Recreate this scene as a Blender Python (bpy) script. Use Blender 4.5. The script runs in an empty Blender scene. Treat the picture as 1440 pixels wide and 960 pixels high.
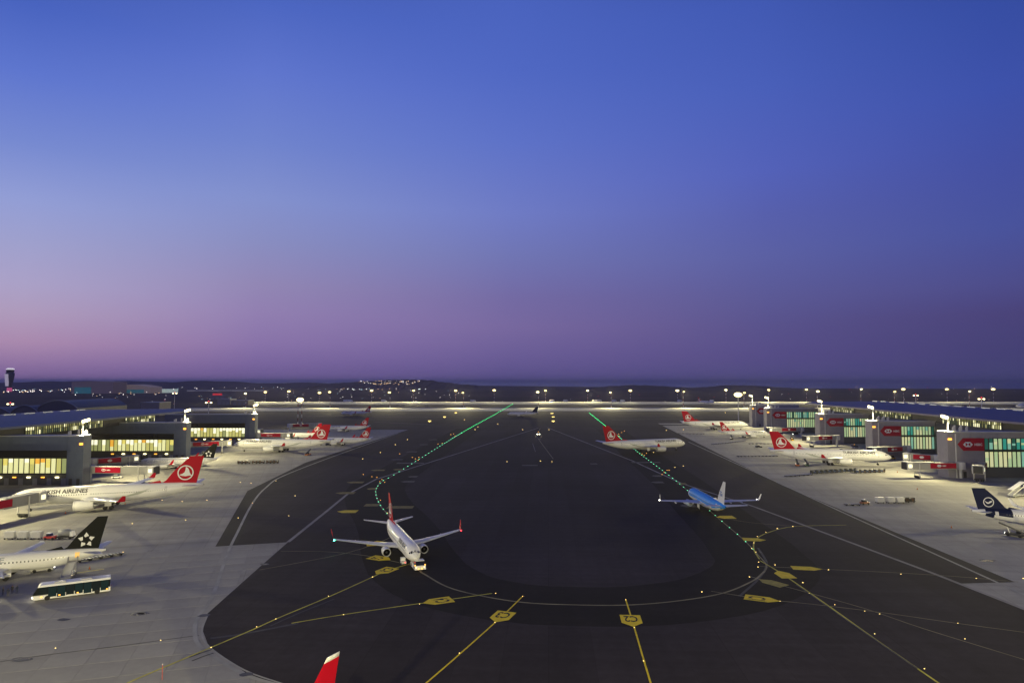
import bpy, bmesh, math, random
from mathutils import Vector, Matrix
from mathutils.geometry import tessellate_polygon
random.seed(7)
C = bpy.context.scene.collection
SC = bpy.context.scene

# ------------------------------------------------------------------ camera, sky, exposure
CAM_H, F_PX, HORIZON = 45.0, 960.0, 536.0
PITCH = math.atan((HORIZON - 480.0) / F_PX)
cam_d = bpy.data.cameras.new("camera"); cam = bpy.data.objects.new("camera", cam_d); C.objects.link(cam)
cam_d.sensor_width = 36.0; cam_d.lens = 24.0; cam_d.clip_start = 0.5; cam_d.clip_end = 120000
cam.location = (0, 0, CAM_H); cam.rotation_euler = (math.pi / 2 + PITCH, 0, 0)
SC.camera = cam
SC.view_settings.view_transform = 'Standard'; SC.view_settings.look = 'None'
SC.view_settings.exposure = 0.0; SC.view_settings.gamma = 1.0
SC.view_settings.use_curve_mapping = False
SC.cycles.use_denoising = True
SC.cycles.max_bounces = 6; SC.cycles.diffuse_bounces = 2; SC.cycles.glossy_bounces = 2
SC.cycles.volume_bounces = 0; SC.cycles.caustics_reflective = False; SC.cycles.caustics_refractive = False
SC.cycles.sample_clamp_indirect = 3.0

def lin(c):
    c = c / 255.0
    return c / 12.92 if c <= 0.04045 else ((c + 0.055) / 1.055) ** 2.4
def L3(rgb): return tuple(lin(v) for v in rgb)

def ray(px, py):
    dx, dy = (px - 720.0) / F_PX, (480.0 - py) / F_PX
    return Vector((dx, math.cos(PITCH) - dy * math.sin(PITCH), math.sin(PITCH) + dy * math.cos(PITCH)))
def G(px, py, h=0.0):
    """surveyed point of the place at height h (metres)"""
    r = ray(px, py); t = (h - CAM_H) / r.z
    return Vector((r.x * t, r.y * t, h))

def make_sky():
    w = bpy.data.worlds.new("World"); SC.world = w; w.use_nodes = True
    nt = w.node_tree; nt.nodes.clear(); N = nt.nodes.new; lk = nt.links.new
    out = N('ShaderNodeOutputWorld'); bg = N('ShaderNodeBackground'); lk(bg.outputs[0], out.inputs[0])
    tc = N('ShaderNodeTexCoord'); sep = N('ShaderNodeSeparateXYZ'); lk(tc.outputs['Generated'], sep.inputs[0])
    # horizontal direction, cosine of its angle to the sunset (out of frame on the left)
    xy = N('ShaderNodeCombineXYZ'); lk(sep.outputs[0], xy.inputs[0]); lk(sep.outputs[1], xy.inputs[1])
    nm = N('ShaderNodeVectorMath'); nm.operation = 'NORMALIZE'; lk(xy.outputs[0], nm.inputs[0])
    az = math.radians(-70)
    dt = N('ShaderNodeVectorMath'); dt.operation = 'DOT_PRODUCT'; lk(nm.outputs[0], dt.inputs[0])
    dt.inputs[1].default_value = (math.sin(az), math.cos(az), 0)
    cols = {
        30: [(0, (68, 98, 198)), (100, (90, 117, 213)), (200, (120, 142, 222)), (280, (150, 163, 226)), (340, (164, 166, 217)), (400, (172, 161, 203)), (440, (174, 152, 188)), (480, (166, 132, 170)), (520, (134, 104, 156))],
        360: [(0, (72, 101, 200)), (100, (92, 117, 212)), (200, (113, 136, 219)), (280, (134, 150, 218)), (340, (141, 146, 204)), (400, (146, 134, 184)), (440, (144, 124, 178)), (480, (132, 109, 166)), (520, (112, 90, 152))],
        720: [(0, (70, 98, 197)), (100, (76, 103, 202)), (200, (90, 113, 206)), (300, (108, 122, 202)), (360, (110, 116, 184)), (420, (114, 104, 167)), (460, (114, 98, 157)), (500, (98, 84, 146)), (530, (84, 73, 136))],
        1080: [(0, (61, 88, 186)), (120, (69, 94, 192)), (240, (80, 96, 191)), (300, (84, 94, 178)), (360, (88, 94, 168)), (420, (88, 86, 153)), (460, (82, 75, 138)), (500, (76, 67, 130)), (535, (68, 64, 124))],
        1410: [(0, (50, 76, 170)), (120, (57, 80, 177)), (240, (65, 79, 168)), (320, (69, 81, 162)), (400, (74, 74, 143)), (440, (69, 62, 123)), (490, (60, 56, 113)), (530, (56, 56, 110))]}
    cols[9999] = [(y, tuple(int(v * .62) for v in c)) for y, c in cols[1410]]
    prev = None
    for k, x in enumerate(sorted(cols)):
        rp = N('ShaderNodeValToRGB'); cr = rp.color_ramp; cr.interpolation = 'EASE' if False else 'LINEAR'
        pts = []
        for y, c in cols[x]:
            g_ = .3 * c[0] + .5 * c[1] + .2 * c[2]; k_ = 1.0 if y < 420 else 1.0 + .06 * min(1, (y - 420) / 70); k_ *= .965 if x < 500 and 150 < y < 400 else 1.0; c = tuple(k_ * (g_ + (v - g_) * .92) for v in c)   # the evening air is greyish
            d = ray(min(x, 1410), y).normalized(); pts.append((d.z, c))
        pts.sort()
        pts.append((0.62, tuple(int(v * .62) for v in cols[x][0][1]))); 
        pts.append((0.85, (24, 36, 96))); pts.append((1.0, (19, 29, 82)))
        while len(cr.elements) < len(pts): cr.elements.new(0.5)
        for e, (p, c) in zip(cr.elements, pts):
            e.position = max(0, p); e.color = (*L3(c), 1)
        lk(sep.outputs[2], rp.inputs[0])
        d = ray(x, 480); d.z = 0; d.normalize(); cs = d.x * math.sin(az) + d.y * math.cos(az) if x < 9999 else -1.0
        if prev is None: col = rp.outputs[0]
        else:
            mr = N('ShaderNodeMapRange'); mr.inputs[1].default_value = prev; mr.inputs[2].default_value = cs
            mr.inputs[3].default_value = 0; mr.inputs[4].default_value = 1; lk(dt.outputs['Value'], mr.inputs[0])
            mx = N('ShaderNodeMix'); mx.data_type = 'RGBA'; lk(mr.outputs[0], mx.inputs[0])
            lk(col, mx.inputs[6]); lk(rp.outputs[0], mx.inputs[7]); col = mx.outputs[2]
        prev = cs
    lk(col, bg.inputs[0]); bg.inputs[1].default_value = 1.0
make_sky()

# ------------------------------------------------------------------ materials
MATS = {}
def mat(name, rgb, rough=0.6, metal=0.0, noise=0.0, scale=0.3, emit=None, estr=0.0, spec=0.4, coord='Object', sample=False, bump=0.0):
    if name in MATS: return MATS[name]
    m = bpy.data.materials.new(name); m.use_nodes = True; nt = m.node_tree
    b = nt.nodes['Principled BSDF']
    b.inputs['Base Color'].default_value = (*rgb, 1); b.inputs['Roughness'].default_value = rough
    b.inputs['Metallic'].default_value = metal; b.inputs['Specular IOR Level'].default_value = spec
    if noise or bump:
        tc = nt.nodes.new('ShaderNodeTexCoord'); nz = nt.nodes.new('ShaderNodeTexNoise')
        nz.inputs['Scale'].default_value = scale; nz.inputs['Detail'].default_value = 5
        nt.links.new(tc.outputs[coord], nz.inputs['Vector'])
    if noise:
        mr = nt.nodes.new('ShaderNodeMapRange'); mr.inputs[1].default_value = 0.3; mr.inputs[2].default_value = 0.7
        mr.inputs[3].default_value = 1 - noise; mr.inputs[4].default_value = 1 + noise
        nt.links.new(nz.outputs['Fac'], mr.inputs[0])
        vm = nt.nodes.new('ShaderNodeVectorMath'); vm.operation = 'SCALE'; vm.inputs[0].default_value = rgb
        nt.links.new(mr.outputs[0], vm.inputs['Scale']); nt.links.new(vm.outputs[0], b.inputs['Base Color'])
    if bump:
        bp = nt.nodes.new('ShaderNodeBump'); bp.inputs['Strength'].default_value = bump
        nt.links.new(nz.outputs['Fac'], bp.inputs['Height']); nt.links.new(bp.outputs[0], b.inputs['Normal'])
    if emit is not None:
        b.inputs['Emission Color'].default_value = (*emit, 1); b.inputs['Emission Strength'].default_value = estr
        try: m.cycles.emission_sampling = 'AUTO' if sample else 'NONE'
        except Exception: pass
    MATS[name] = m
    return m

def ground_mat(name, rgb, var, big=0.02, small=1.2, rough=0.85, streak=None, joints=None, jang=0.0, tint=None, lanes=None):
    """pavement: large soft patches, fine grain, optional long streaks and faint slab joints"""
    m = bpy.data.materials.new(name); m.use_nodes = True; nt = m.node_tree; N = nt.nodes.new; lk = nt.links.new
    b = nt.nodes['Principled BSDF']; b.inputs['Roughness'].default_value = rough; b.inputs['Specular IOR Level'].default_value = 0.12
    tc = N('ShaderNodeTexCoord'); rt = N('ShaderNodeVectorRotate'); rt.rotation_type = 'Z_AXIS'; rt.inputs['Angle'].default_value = jang
    lk(tc.outputs['Object'], rt.inputs[0])
    def noise(vec, sc, det):
        n = N('ShaderNodeTexNoise'); n.inputs['Scale'].default_value = sc; n.inputs['Detail'].default_value = det
        lk(vec, n.inputs['Vector']); return n.outputs['Fac']
    def mrange(v, a, b_, c, d):
        r = N('ShaderNodeMapRange'); lk(v, r.inputs[0])
        for i, q in enumerate((a, b_, c, d)): r.inputs[i + 1].default_value = q
        return r.outputs[0]
    def mul(a, b_):
        q = N('ShaderNodeMath'); q.operation = 'MULTIPLY'; lk(a, q.inputs[0]); lk(b_, q.inputs[1]); return q.outputs[0]
    f = mul(mrange(noise(rt.outputs[0], big, 4), .3, .7, 1 - var, 1 + var), mrange(noise(rt.outputs[0], small, 6), .3, .7, 1 - var * .4, 1 + var * .4))
    mp = N('ShaderNodeMapping'); mp.inputs['Scale'].default_value = (1, .06, 1); lk(rt.outputs[0], mp.inputs[0])
    f = mul(f, mrange(noise(mp.outputs[0], 0.35, 5), .35, .75, 1 - var * .5, 1 + var * .5))
    if streak:
        mp2 = N('ShaderNodeMapping'); mp2.inputs['Scale'].default_value = (.04, 1, 1); lk(rt.outputs[0], mp2.inputs[0])
        f = mul(f, mrange(noise(mp2.outputs[0], 0.2, 4), .35, .75, 1 + streak * .4, 1 - streak))
    if joints:
        br = N('ShaderNodeTexBrick'); br.offset = 0; br.inputs['Scale'].default_value = 1.0
        br.inputs['Mortar Size'].default_value = 0.07; br.inputs['Brick Width'].default_value = joints; br.inputs['Row Height'].default_value = joints
        br.inputs['Color1'].default_value = (.94, .94, .94, 1); br.inputs['Color2'].default_value = (1.03, 1.03, 1.03, 1); br.inputs['Mortar'].default_value = (.74, .74, .74, 1)
        lk(rt.outputs[0], br.inputs['Vector']); sx = N('ShaderNodeSeparateColor'); lk(br.outputs['Color'], sx.inputs[0])
        f = mul(f, sx.outputs[0])
    if lanes:  # strips laid by the paver, each a shade apart, and square patch repairs
        for (bw, bh, off, lo, hi) in lanes:
            br = N('ShaderNodeTexBrick'); br.offset = off; br.inputs['Scale'].default_value = 1.0; br.inputs['Mortar Size'].default_value = 0.06
            br.inputs['Brick Width'].default_value = bw; br.inputs['Row Height'].default_value = bh
            br.inputs['Color1'].default_value = (lo, lo, lo, 1); br.inputs['Color2'].default_value = (hi, hi, hi, 1); br.inputs['Mortar'].default_value = (.8, .8, .8, 1)
            lk(rt.outputs[0], br.inputs['Vector']); sx = N('ShaderNodeSeparateColor'); lk(br.outputs['Color'], sx.inputs[0]); f = mul(f, sx.outputs[0])
    if tint:   # per-object tone, so that slabs cast on different days differ
        oi = N('ShaderNodeObjectInfo'); f = mul(f, mrange(oi.outputs['Random'], 0, 1, 1 - tint, 1 + tint))
    v = N('ShaderNodeVectorMath'); v.operation = 'SCALE'; v.inputs[0].default_value = rgb; lk(f, v.inputs['Scale'])
    lk(v.outputs[0], b.inputs['Base Color'])
    MATS[name] = m
    return m

WHITE = mat('white_paint', (.84, .84, .83), .32, spec=.5, noise=.035, scale=.25)
WINGW = mat('wing_grey', (.62, .63, .66), .35, noise=.06, scale=.3)
RED = mat('tail_red', (.42, .002, .016), .45, spec=.12)
BANNER = mat('banner_red', (.34, .003, .026), .6, spec=.1)
BLACKT = mat('tail_black', (.003, .0045, .004), .5, spec=.12)
NAVY = mat('tail_navy', (.004, .010, .05), .5, spec=.12)
KBLUE = mat('sky_blue_paint', (.035, .30, .88), .5, spec=.25)
TYRE = mat('tyre', (.015, .015, .016), .8)
METAL = mat('bare_metal', (.45, .46, .48), .35, .8)
DARK = mat('dark_grey', (.03, .031, .034), .6)
GLASS = mat('dark_glass', (.012, .014, .018), .08, spec=.8)
GREYP = mat('grey_paint', (.32, .33, .34), .5, noise=.08, scale=.5)
LGREY = mat('light_grey_paint', (.55, .55, .55), .5, noise=.06, scale=.5)
YELLOWV = mat('vehicle_yellow', (.65, .38, .03), .45)
REDV = mat('vehicle_red', (.5, .02, .02), .4)
TEXTD = mat('title_grey', (.02, .022, .03), .5)
TITLEG = mat('title_light_grey', (.42, .44, .47), .5)
LOGOW = mat('emblem_white', (.78, .78, .78), .4)
LEAFG = mat('motif_grey_green', (.42, .45, .40), .5)
CLAD = mat('cladding_grey', (.10, .125, .185), .55, noise=.06, scale=.4)
CLADR = mat('cladding_warm_grey', (.25, .24, .275), .55, noise=.06, scale=.4)
ROOFL = mat('roof_metal_blue', (.05, .075, .18), .5, .0, noise=.08, scale=.12)
ROOFR = mat('roof_metal_violet', (.14, .125, .20), .5, .0, noise=.08, scale=.12)
ROOFE = mat('roof_edge', (.45, .5, .6), .4, .5)
LAMPW = mat('lamp_warm', (1, 1, .8), emit=(1, .86, .42), estr=7)
LAMPF = mat('lamp_far', (1, 1, .8), emit=(1, .78, .27), estr=3.6)
LAMPH = mat('lamp_high', (1, 1, .8), emit=(1, .85, .38), estr=4)
HEADL = mat('headlight', (1, 1, 1), emit=(1, .95, .8), estr=9)
AMBER = mat('lamp_amber', (1, .5, .1), emit=(1, .42, .05), estr=2.5)
REDL = mat('lamp_red', (1, .05, .05), emit=(1, .04, .06), estr=3)
GREENL = mat('lamp_green', (.1, 1, .5), emit=(.05, 1, .45), estr=20)
TGREEN = mat('taxi_green', (.1, 1, .4), emit=(.03, .75, .20), estr=6, sample=True)
TMINT = mat('taxi_mint', (.4, 1, .8), emit=(.14, .90, .42), estr=3.4, sample=True)
TYEL = mat('taxi_yellow', (1, .8, .3), emit=(1, .68, .20), estr=4.5)
TORG = mat('taxi_orange', (1, .6, .2), emit=(1, .45, .06), estr=3)
YPAINT = mat('marking_yellow', (.82, .62, .008), .7, noise=.12, scale=.6)
YLINE = mat('line_yellow', (.54, .50, .05), .7, noise=.35, scale=.25)
YDIM = mat('line_worn', (.23, .205, .12), .8, noise=.35, scale=.2)
GLINE = mat('line_grey', (.26, .25, .25), .8, noise=.25, scale=.15)
WLINE = mat('line_white', (.36, .36, .34), .8, noise=.25, scale=.15)
BLACKP = mat('marking_black', (.02, .02, .015), .8)
ASPH = ground_mat('asphalt', (.0355, .0300, .0385), .30, big=.014, small=.6, streak=.14, jang=math.radians(93), lanes=[(60, 7.5, .37, .90, 1.10), (190, 30, .5, .95, 1.05)])
ASPHD = ground_mat('asphalt_track', (.0155, .014, .016), .28, big=.03, small=.6, streak=.12, jang=math.radians(93))
ASPHE = ground_mat('asphalt_edge', (.036, .034, .035), .14, big=.03, small=.6)
CONC = ground_mat('concrete', (.37, .36, .335), .12, big=.025, small=.4, joints=6.4, jang=math.radians(-16.8), streak=.17)
CONCR = ground_mat('concrete_right', (.37, .36, .335), .12, big=.025, small=.4, joints=6.4, jang=math.radians(12), streak=.17)
SLABM = ground_mat('slab', (.37, .36, .335), .10, big=.05, small=.8, jang=math.radians(-16.8), tint=.055)
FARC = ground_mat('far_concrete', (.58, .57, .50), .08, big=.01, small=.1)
EARTH = ground_mat('earth', (.055, .043, .05), .3, big=.003, small=.02, rough=.95, streak=.35)
HILLM = ground_mat('hill_earth', (.075, .055, .085), .25, big=.002, small=.01, rough=1)
SEAM = mat('sea_water', (.02, .03, .10), .35, spec=.5)

ORD = 'first second third fourth fifth sixth seventh eighth ninth tenth eleventh twelfth thirteenth fourteenth fifteenth sixteenth seventeenth eighteenth nineteenth'.split()
def nth(k):   # 0 -> first
    n = k + 1
    if n <= 19: return ORD[n - 1]
    tens = {2: 'twenty', 3: 'thirty', 4: 'forty', 5: 'fifty', 6: 'sixty', 7: 'seventy', 8: 'eighty', 9: 'ninety'}
    t, u = divmod(n, 10)
    return tens[t] + '-' + ORD[u - 1] if u else tens[t][:-1] + 'ieth'
# ------------------------------------------------------------------ building helpers
def tag(o, label=None, cat=None, group=None, kind=None):
    if label: o['label'] = label
    if cat: o['category'] = cat
    if group: o['group'] = group
    if kind: o['kind'] = kind
    return o
def thing(name, label, cat, loc=(0, 0, 0), rz=0.0, group=None):
    o = bpy.data.objects.new(name, None); C.objects.link(o); o.location = loc; o.rotation_euler = (0, 0, rz)
    o.empty_display_size = .5
    return tag(o, label, cat, group)
def copy_tree(o, parent=None, **kw):
    c = o.copy(); C.objects.link(c)
    if parent: c.parent = parent
    for ch in list(o.children): copy_tree(ch, c)
    for k, v in kw.items(): c[k] = v
    return c

class MB:
    def __init__(s): s.v = []; s.f = []; s.m = []; s.cur = 0
    def add(s, vs, fs):
        k = len(s.v); s.v += [tuple(v) for v in vs]
        for f in fs: s.f.append(tuple(i + k for i in f)); s.m.append(s.cur)
        return s
    def box(s, x0, x1, y0, y1, z0, z1):
        return s.add([(x0, y0, z0), (x1, y0, z0), (x1, y1, z0), (x0, y1, z0), (x0, y0, z1), (x1, y0, z1), (x1, y1, z1), (x0, y1, z1)],
                     [(3, 2, 1, 0), (4, 5, 6, 7), (0, 1, 5, 4), (1, 2, 6, 5), (2, 3, 7, 6), (3, 0, 4, 7)])
    def hexa(s, low, high):
        n = len(low); return s.add(list(low) + list(high), [tuple(reversed(range(n))), tuple(range(n, 2 * n))] + [(i, (i + 1) % n, n + (i + 1) % n, n + i) for i in range(n)])
    def rings(s, R, cap0=True, cap1=True):
        n = len(R[0]); fs = []
        for a in range(len(R) - 1):
            for i in range(n):
                j = (i + 1) % n; fs.append((a * n + i, a * n + j, (a + 1) * n + j, (a + 1) * n + i))
        if cap0: fs.append(tuple(reversed(range(n))))
        if cap1: fs.append(tuple(range((len(R) - 1) * n, len(R) * n)))
        return s.add([p for r in R for p in r], fs)
    def tube(s, p0, p1, r0, r1=None, n=8):
        p0, p1 = Vector(p0), Vector(p1); r1 = r0 if r1 is None else r1
        d = (p1 - p0).normalized(); a = d.orthogonal().normalized(); b = d.cross(a)
        return s.rings([[p + (a * math.cos(2 * math.pi * i / n) + b * math.sin(2 * math.pi * i / n)) * r for i in range(n)] for p, r in ((p0, r0), (p1, r1))])
    def lathe(s, prof, axis='z', c=(0, 0, 0), n=16, cap0=True, cap1=True):
        R = []
        for t, r in prof:
            ring = []
            for i in range(n):
                a = 2 * math.pi * i / n; u, w = r * math.cos(a), r * math.sin(a)
                ring.append({'z': (c[0] + u, c[1] + w, c[2] + t), 'x': (c[0] + t, c[1] + u, c[2] + w), 'y': (c[0] + w, c[1] + t, c[2] + u)}[axis])
            R.append(ring)
        return s.rings(R, cap0, cap1)
    def poly(s, pts, z=None):
        P = [Vector((p[0], p[1], p[2] if z is None else z)) for p in pts]
        return s.add(P, [t for t in tessellate_polygon([P])])
    def xf(s, M):
        s.v = [tuple(M @ Vector(v)) for v in s.v]; return s
    def build(s, name, mats, parent=None, smooth=False, kind=None, fix=True, loc=None):
        me = bpy.data.meshes.new(name); me.from_pydata(s.v, [], s.f)
        ms = mats if isinstance(mats, (list, tuple)) else [mats]
        for q in ms: me.materials.append(q)
        if len(ms) > 1: me.polygons.foreach_set('material_index', s.m)
        if fix:
            bm = bmesh.new(); bm.from_mesh(me); bmesh.ops.recalc_face_normals(bm, faces=bm.faces); bm.to_mesh(me); bm.free()
        if smooth: 
            me.polygons.foreach_set('use_smooth', [True] * len(me.polygons))
        me.update()
        o = bpy.data.objects.new(name, me); C.objects.link(o)
        if parent: o.parent = parent
        if kind: o['kind'] = kind
        if loc: o.location = loc
        return o
def shade_auto(o, ang=40):
    me = o.data; bm = bmesh.new(); bm.from_mesh(me)
    for e in bm.edges: e.smooth = not (len(e.link_faces) == 2 and e.calc_face_angle(0) > math.radians(ang))
    for f in bm.faces: f.smooth = True
    bm.to_mesh(me); bm.free(); return o

FONT_CACHE = {}
def text_mesh(txt, size=1.0, bold=0.0, cuts=False):
    """flat lettering as (verts, faces), left aligned on the baseline, in metres"""
    key = (txt, size, bold, cuts)
    if key in FONT_CACHE: return FONT_CACHE[key]
    cu = bpy.data.curves.new('lettering', 'FONT'); cu.body = txt; cu.size = size; cu.offset = bold; cu.resolution_u = 2
    o = bpy.data.objects.new('lettering', cu); C.objects.link(o)
    dg = bpy.context.evaluated_depsgraph_get(); me = bpy.data.meshes.new_from_object(o.evaluated_get(dg))
    if cuts:   # rows of extra vertices so the letters can follow a curved side
        bm = bmesh.new(); bm.from_mesh(me)
        for k in range(-2, 12):
            bmesh.ops.bisect_plane(bm, geom=bm.verts[:] + bm.edges[:] + bm.faces[:], plane_co=(0, size * k / 9, 0), plane_no=(0, 1, 0))
        bm.to_mesh(me); bm.free()
    vs = [tuple(v.co) for v in me.vertices]; fs = [tuple(p.vertices) for p in me.polygons]
    bpy.data.objects.remove(o); bpy.data.curves.remove(cu); bpy.data.meshes.remove(me)
    FONT_CACHE[key] = (vs, fs); return vs, fs

def sheet(name, pts, z, material, kind='structure', parent=None):
    b = MB(); b.poly(pts, z); o = b.build(name, material, parent, fix=False)
    me = o.data
    if me.polygons and me.polygons[0].normal.z < 0: me.flip_normals()
    if kind and not parent: o['kind'] = kind
    return o
def smooth_path(P, step=2.0):
    """Catmull-Rom through ground points"""
    P = [Vector((p[0], p[1])) for p in P]; out = []
    Q = [P[0] * 2 - P[1]] + P + [P[-1] * 2 - P[-2]]
    for i in range(1, len(Q) - 2):
        n = max(1, int((Q[i + 1] - Q[i]).length / step))
        for k in range(n):
            t = k / n; a, b, c, d = Q[i - 1], Q[i], Q[i + 1], Q[i + 2]
            out.append(.5 * ((2 * b) + (-a + c) * t + (2 * a - 5 * b + 4 * c - d) * t * t + (-a + 3 * b - 3 * c + d) * t ** 3))
    out.append(P[-1]); return out
def stripe(name, P, w, z, material, smooth=False, step=2.0, kind='structure'):
    P = smooth_path(P, step) if smooth else [Vector((p[0], p[1])) for p in P]
    b = MB(); L = []
    for i, p in enumerate(P):
        d = (P[min(i + 1, len(P) - 1)] - P[max(i - 1, 0)]).normalized(); n = Vector((-d.y, d.x))
        L.append((p + n * w / 2, p - n * w / 2))
    vs = []; 
    for a, c in L: vs += [(a.x, a.y, z), (c.x, c.y, z)]
    b.add(vs, [(2 * i, 2 * i + 1, 2 * i + 3, 2 * i + 2) for i in range(len(P) - 1)])
    o = b.build(name, material, fix=False)
    if o.data.polygons[0].normal.z < 0: o.data.flip_normals()
    if kind: o['kind'] = kind
    return o
def spot(name, loc, aim, power, col=(1, .88, .46), ang=150, blend=.6, size=1.0, parent=None):
    l = bpy.data.lights.new(name, 'SPOT'); l.energy = power; l.color = col; l.spot_size = math.radians(ang); l.spot_blend = blend
    l.shadow_soft_size = size
    o = bpy.data.objects.new(name, l); C.objects.link(o)
    loc = Vector(loc); d = Vector(aim) - loc
    o.location = loc; o.rotation_euler = d.to_track_quat('-Z', 'Y').to_euler()
    if parent:
        o.parent = parent
        o.matrix_parent_inverse = (Matrix.Translation(parent.location) @ parent.rotation_euler.to_matrix().to_4x4()).inverted()
    return o
# ------------------------------------------------------------------ the setting: terrain, sea, aprons, asphalt
S = 'structure'
coast = [(-60000, -400), (60000, -400), (60000, 2300), (9000, 3000), (4200, 3900), (2500, 4250), (1500, 4600), (900, 5300), (300, 6300), (-900, 8200), (-60000, 30000)]
sheet('terrain', coast, -0.30, EARTH)
sheet('sea', [(-60000, 2000), (90000, 2000), (90000, 90000), (-60000, 90000)], -3.0, SEAM)

def hill(name, sil, Y, halfdepth, seed=0):
    """a ridge of land: silhouette heights surveyed along its crest"""
    rnd = random.Random(seed); xs = []
    crest = [((px - 720) / F_PX * Y, max(0.5, CAM_H + (HORIZON - py) * Y / F_PX)) for px, py in sil]
    x0, x1 = crest[0][0], crest[-1][0]; n = 160; m = 9
    def h(x):
        for (a, ha), (b, hb) in zip(crest, crest[1:]):
            if a <= x <= b:
                t = (x - a) / (b - a); t = t * t * (3 - 2 * t); return ha + (hb - ha) * t
        return .5
    vs = []
    for j in range(m):
        t = j / (m - 1) * 2 - 1; prof = max(0, math.cos(t * math.pi / 2)) ** .8
        for i in range(n):
            x = x0 + (x1 - x0) * i / (n - 1)
            z = h(x) * prof * (1 + .05 * math.sin(i * .9 + j)) + rnd.uniform(-1, 1) * 1.3 * prof
            vs.append((x + rnd.uniform(-12, 12) * (prof > 0), Y + t * halfdepth, z - 1.5))
    b = MB(); b.add(vs, [(j * n + i, j * n + i + 1, (j + 1) * n + i + 1, (j + 1) * n + i) for j in range(m - 1) for i in range(n - 1)])
    o = b.build(name, HILLM, smooth=True, fix=False, kind=S); return o
hill('hills', [(-700, 545), (-300, 540), (-100, 538), (0, 537.5), (60, 537), (80, 535.8), (150, 535.5), (190, 535.5), (240, 537), (262, 536.5), (285, 535), (310, 535.3), (338, 537.5), (380, 538.5), (400, 538.3), (420, 537.3), (440, 538), (475, 540), (500, 545)], 5600, 900, 1)
hill('hills', [(440, 545), (480, 538), (520, 535.6), (548, 534), (575, 533.6), (600, 534), (622, 537), (650, 540), (690, 543), (720, 546)], 4700, 700, 2)
hill('hills', [(640, 546.5), (700, 543.5), (770, 543), (840, 543.8), (868, 542), (890, 541), (920, 541.6), (945, 543.5), (980, 545.2), (1000, 543.6), (1030, 541.2), (1058, 541.6), (1085, 544), (1120, 545.5), (1170, 547)], 4100, 450, 3)

# concrete aprons of both piers (the asphalt lies on top of them)
APL = sheet('apron', [(-430, 40), (20, 40), (20, 646), (-60, 646), (-430, 650)], 0.0, CONC)
sheet('apron', [(60, 40), (430, 40), (430, 752), (150, 752), (60, 700)], 0.0, CONCR)
# cast slabs of the near stand, each one laid on its own
a = math.radians(16.8); ux, uy = Vector((math.cos(a), math.sin(a))), Vector((-math.sin(a), math.cos(a)))
slab_me = None; PITCH_S = 6.4; nslab = 0
for i in range(-16, 17):
    for j in range(-16, 17):
        c = Vector((-78, 122)) + ux * (i + .5) * PITCH_S + uy * (j + .5) * PITCH_S
        if not (98 < c.y < 186): continue
        s = Vector((c.x, c.y)); pxx = 720 + F_PX * c.x / c.y
        if pxx < -40 or c.x > -40 or nslab >= 298: continue
        if c.x > -62 and c.y > 150: continue
        if slab_me is None:
            b = MB(); g = PITCH_S / 2 - .035; b.box(-g, g, -g, g, 0.001, 0.02); o = b.build('concrete_slab', SLABM, APL); slab_me = o.data
        else:
            o = bpy.data.objects.new('concrete_slab', slab_me); C.objects.link(o); o.parent = APL
        o.location = (c.x, c.y, random.uniform(0, .004)); o.rotation_euler = (0, 0, a); nslab += 1

LEFT_EDGE = [(574, 604), (430, 650), (348, 690), (303, 768), (405, 762), (365, 797), (292, 862), (285, 886), (294, 910), (345, 945), (400, 967)]
le = [G(*p) for p in LEFT_EDGE]
asph = [(p.x, p.y) for p in le] + [(-5, 90), (30, 50), (106, 50), (103, 100)] + [(p.x, p.y) for p in (G(1440, 856), G(1352, 820), G(1427, 818), G(1100, 682), G(925, 595))] + [(430, 752), (1700, 760), (1700, 1041), (-1300, 1041), (-1300, 655), (-430, 650)]
sheet('taxiway_asphalt', asph, 0.030, ASPH)
# a darker strip of newer asphalt between the edge line and each apron
sheet('asphalt_shoulder', [G(*p) for p in ((574, 604), (430, 650), (348, 690), (303, 768), (333, 766), (368, 691), (446, 652), (570, 607))], 0.034, ASPHE)
sheet('asphalt_shoulder', [G(*p) for p in ((925, 595), (1100, 682), (1427, 818), (1398, 819), (1100, 689), (960, 620))], 0.034, ASPHE)
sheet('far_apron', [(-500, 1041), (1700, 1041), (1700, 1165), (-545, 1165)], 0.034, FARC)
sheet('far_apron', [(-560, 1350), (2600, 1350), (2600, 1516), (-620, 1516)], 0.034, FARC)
sheet('far_asphalt', [(-1300, 1165), (2600, 1165), (2600, 1350), (-1300, 1350)], 0.030, ASPH)
# taxiway grey bands far out
for y0, y1 in ((700, 716), (812, 836), (935, 950)):
    sheet('asphalt_band', [(-700, y0), (900, y0), (900, y1), (-700, y1)], 0.034, ASPHE)

# tracks worn dark by tyres: the loop the aircraft follow
loopL = [(6, 1440), (-20.5, 982), (-41, 654), (-50, 480), (-56.5, 340), (-58.5, 312), (-57, 290), (-53.5, 272), (-47.8, 251), (-43, 237), (-38, 222), (-33, 205), (-28, 185), (-22.5, 167), (-20, 161.8), (-12.6, 151), (0, 143), (11.7, 140.7), (26.5, 141), (42.9, 147), (53.8, 156.5), (60, 165), (62.6, 171), (64, 181), (66, 198), (68.5, 235), (73, 292), (75.6, 337), (80.3, 441), (91.5, 640), (110.5, 982), (117, 1100)]
def nearer(P, y): return [p for p in P if p[1] < y]
stripe('taxiway_track', [p for p in loopL if p[1] < 700], 24, 0.038, ASPHD, smooth=True, step=4)

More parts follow.
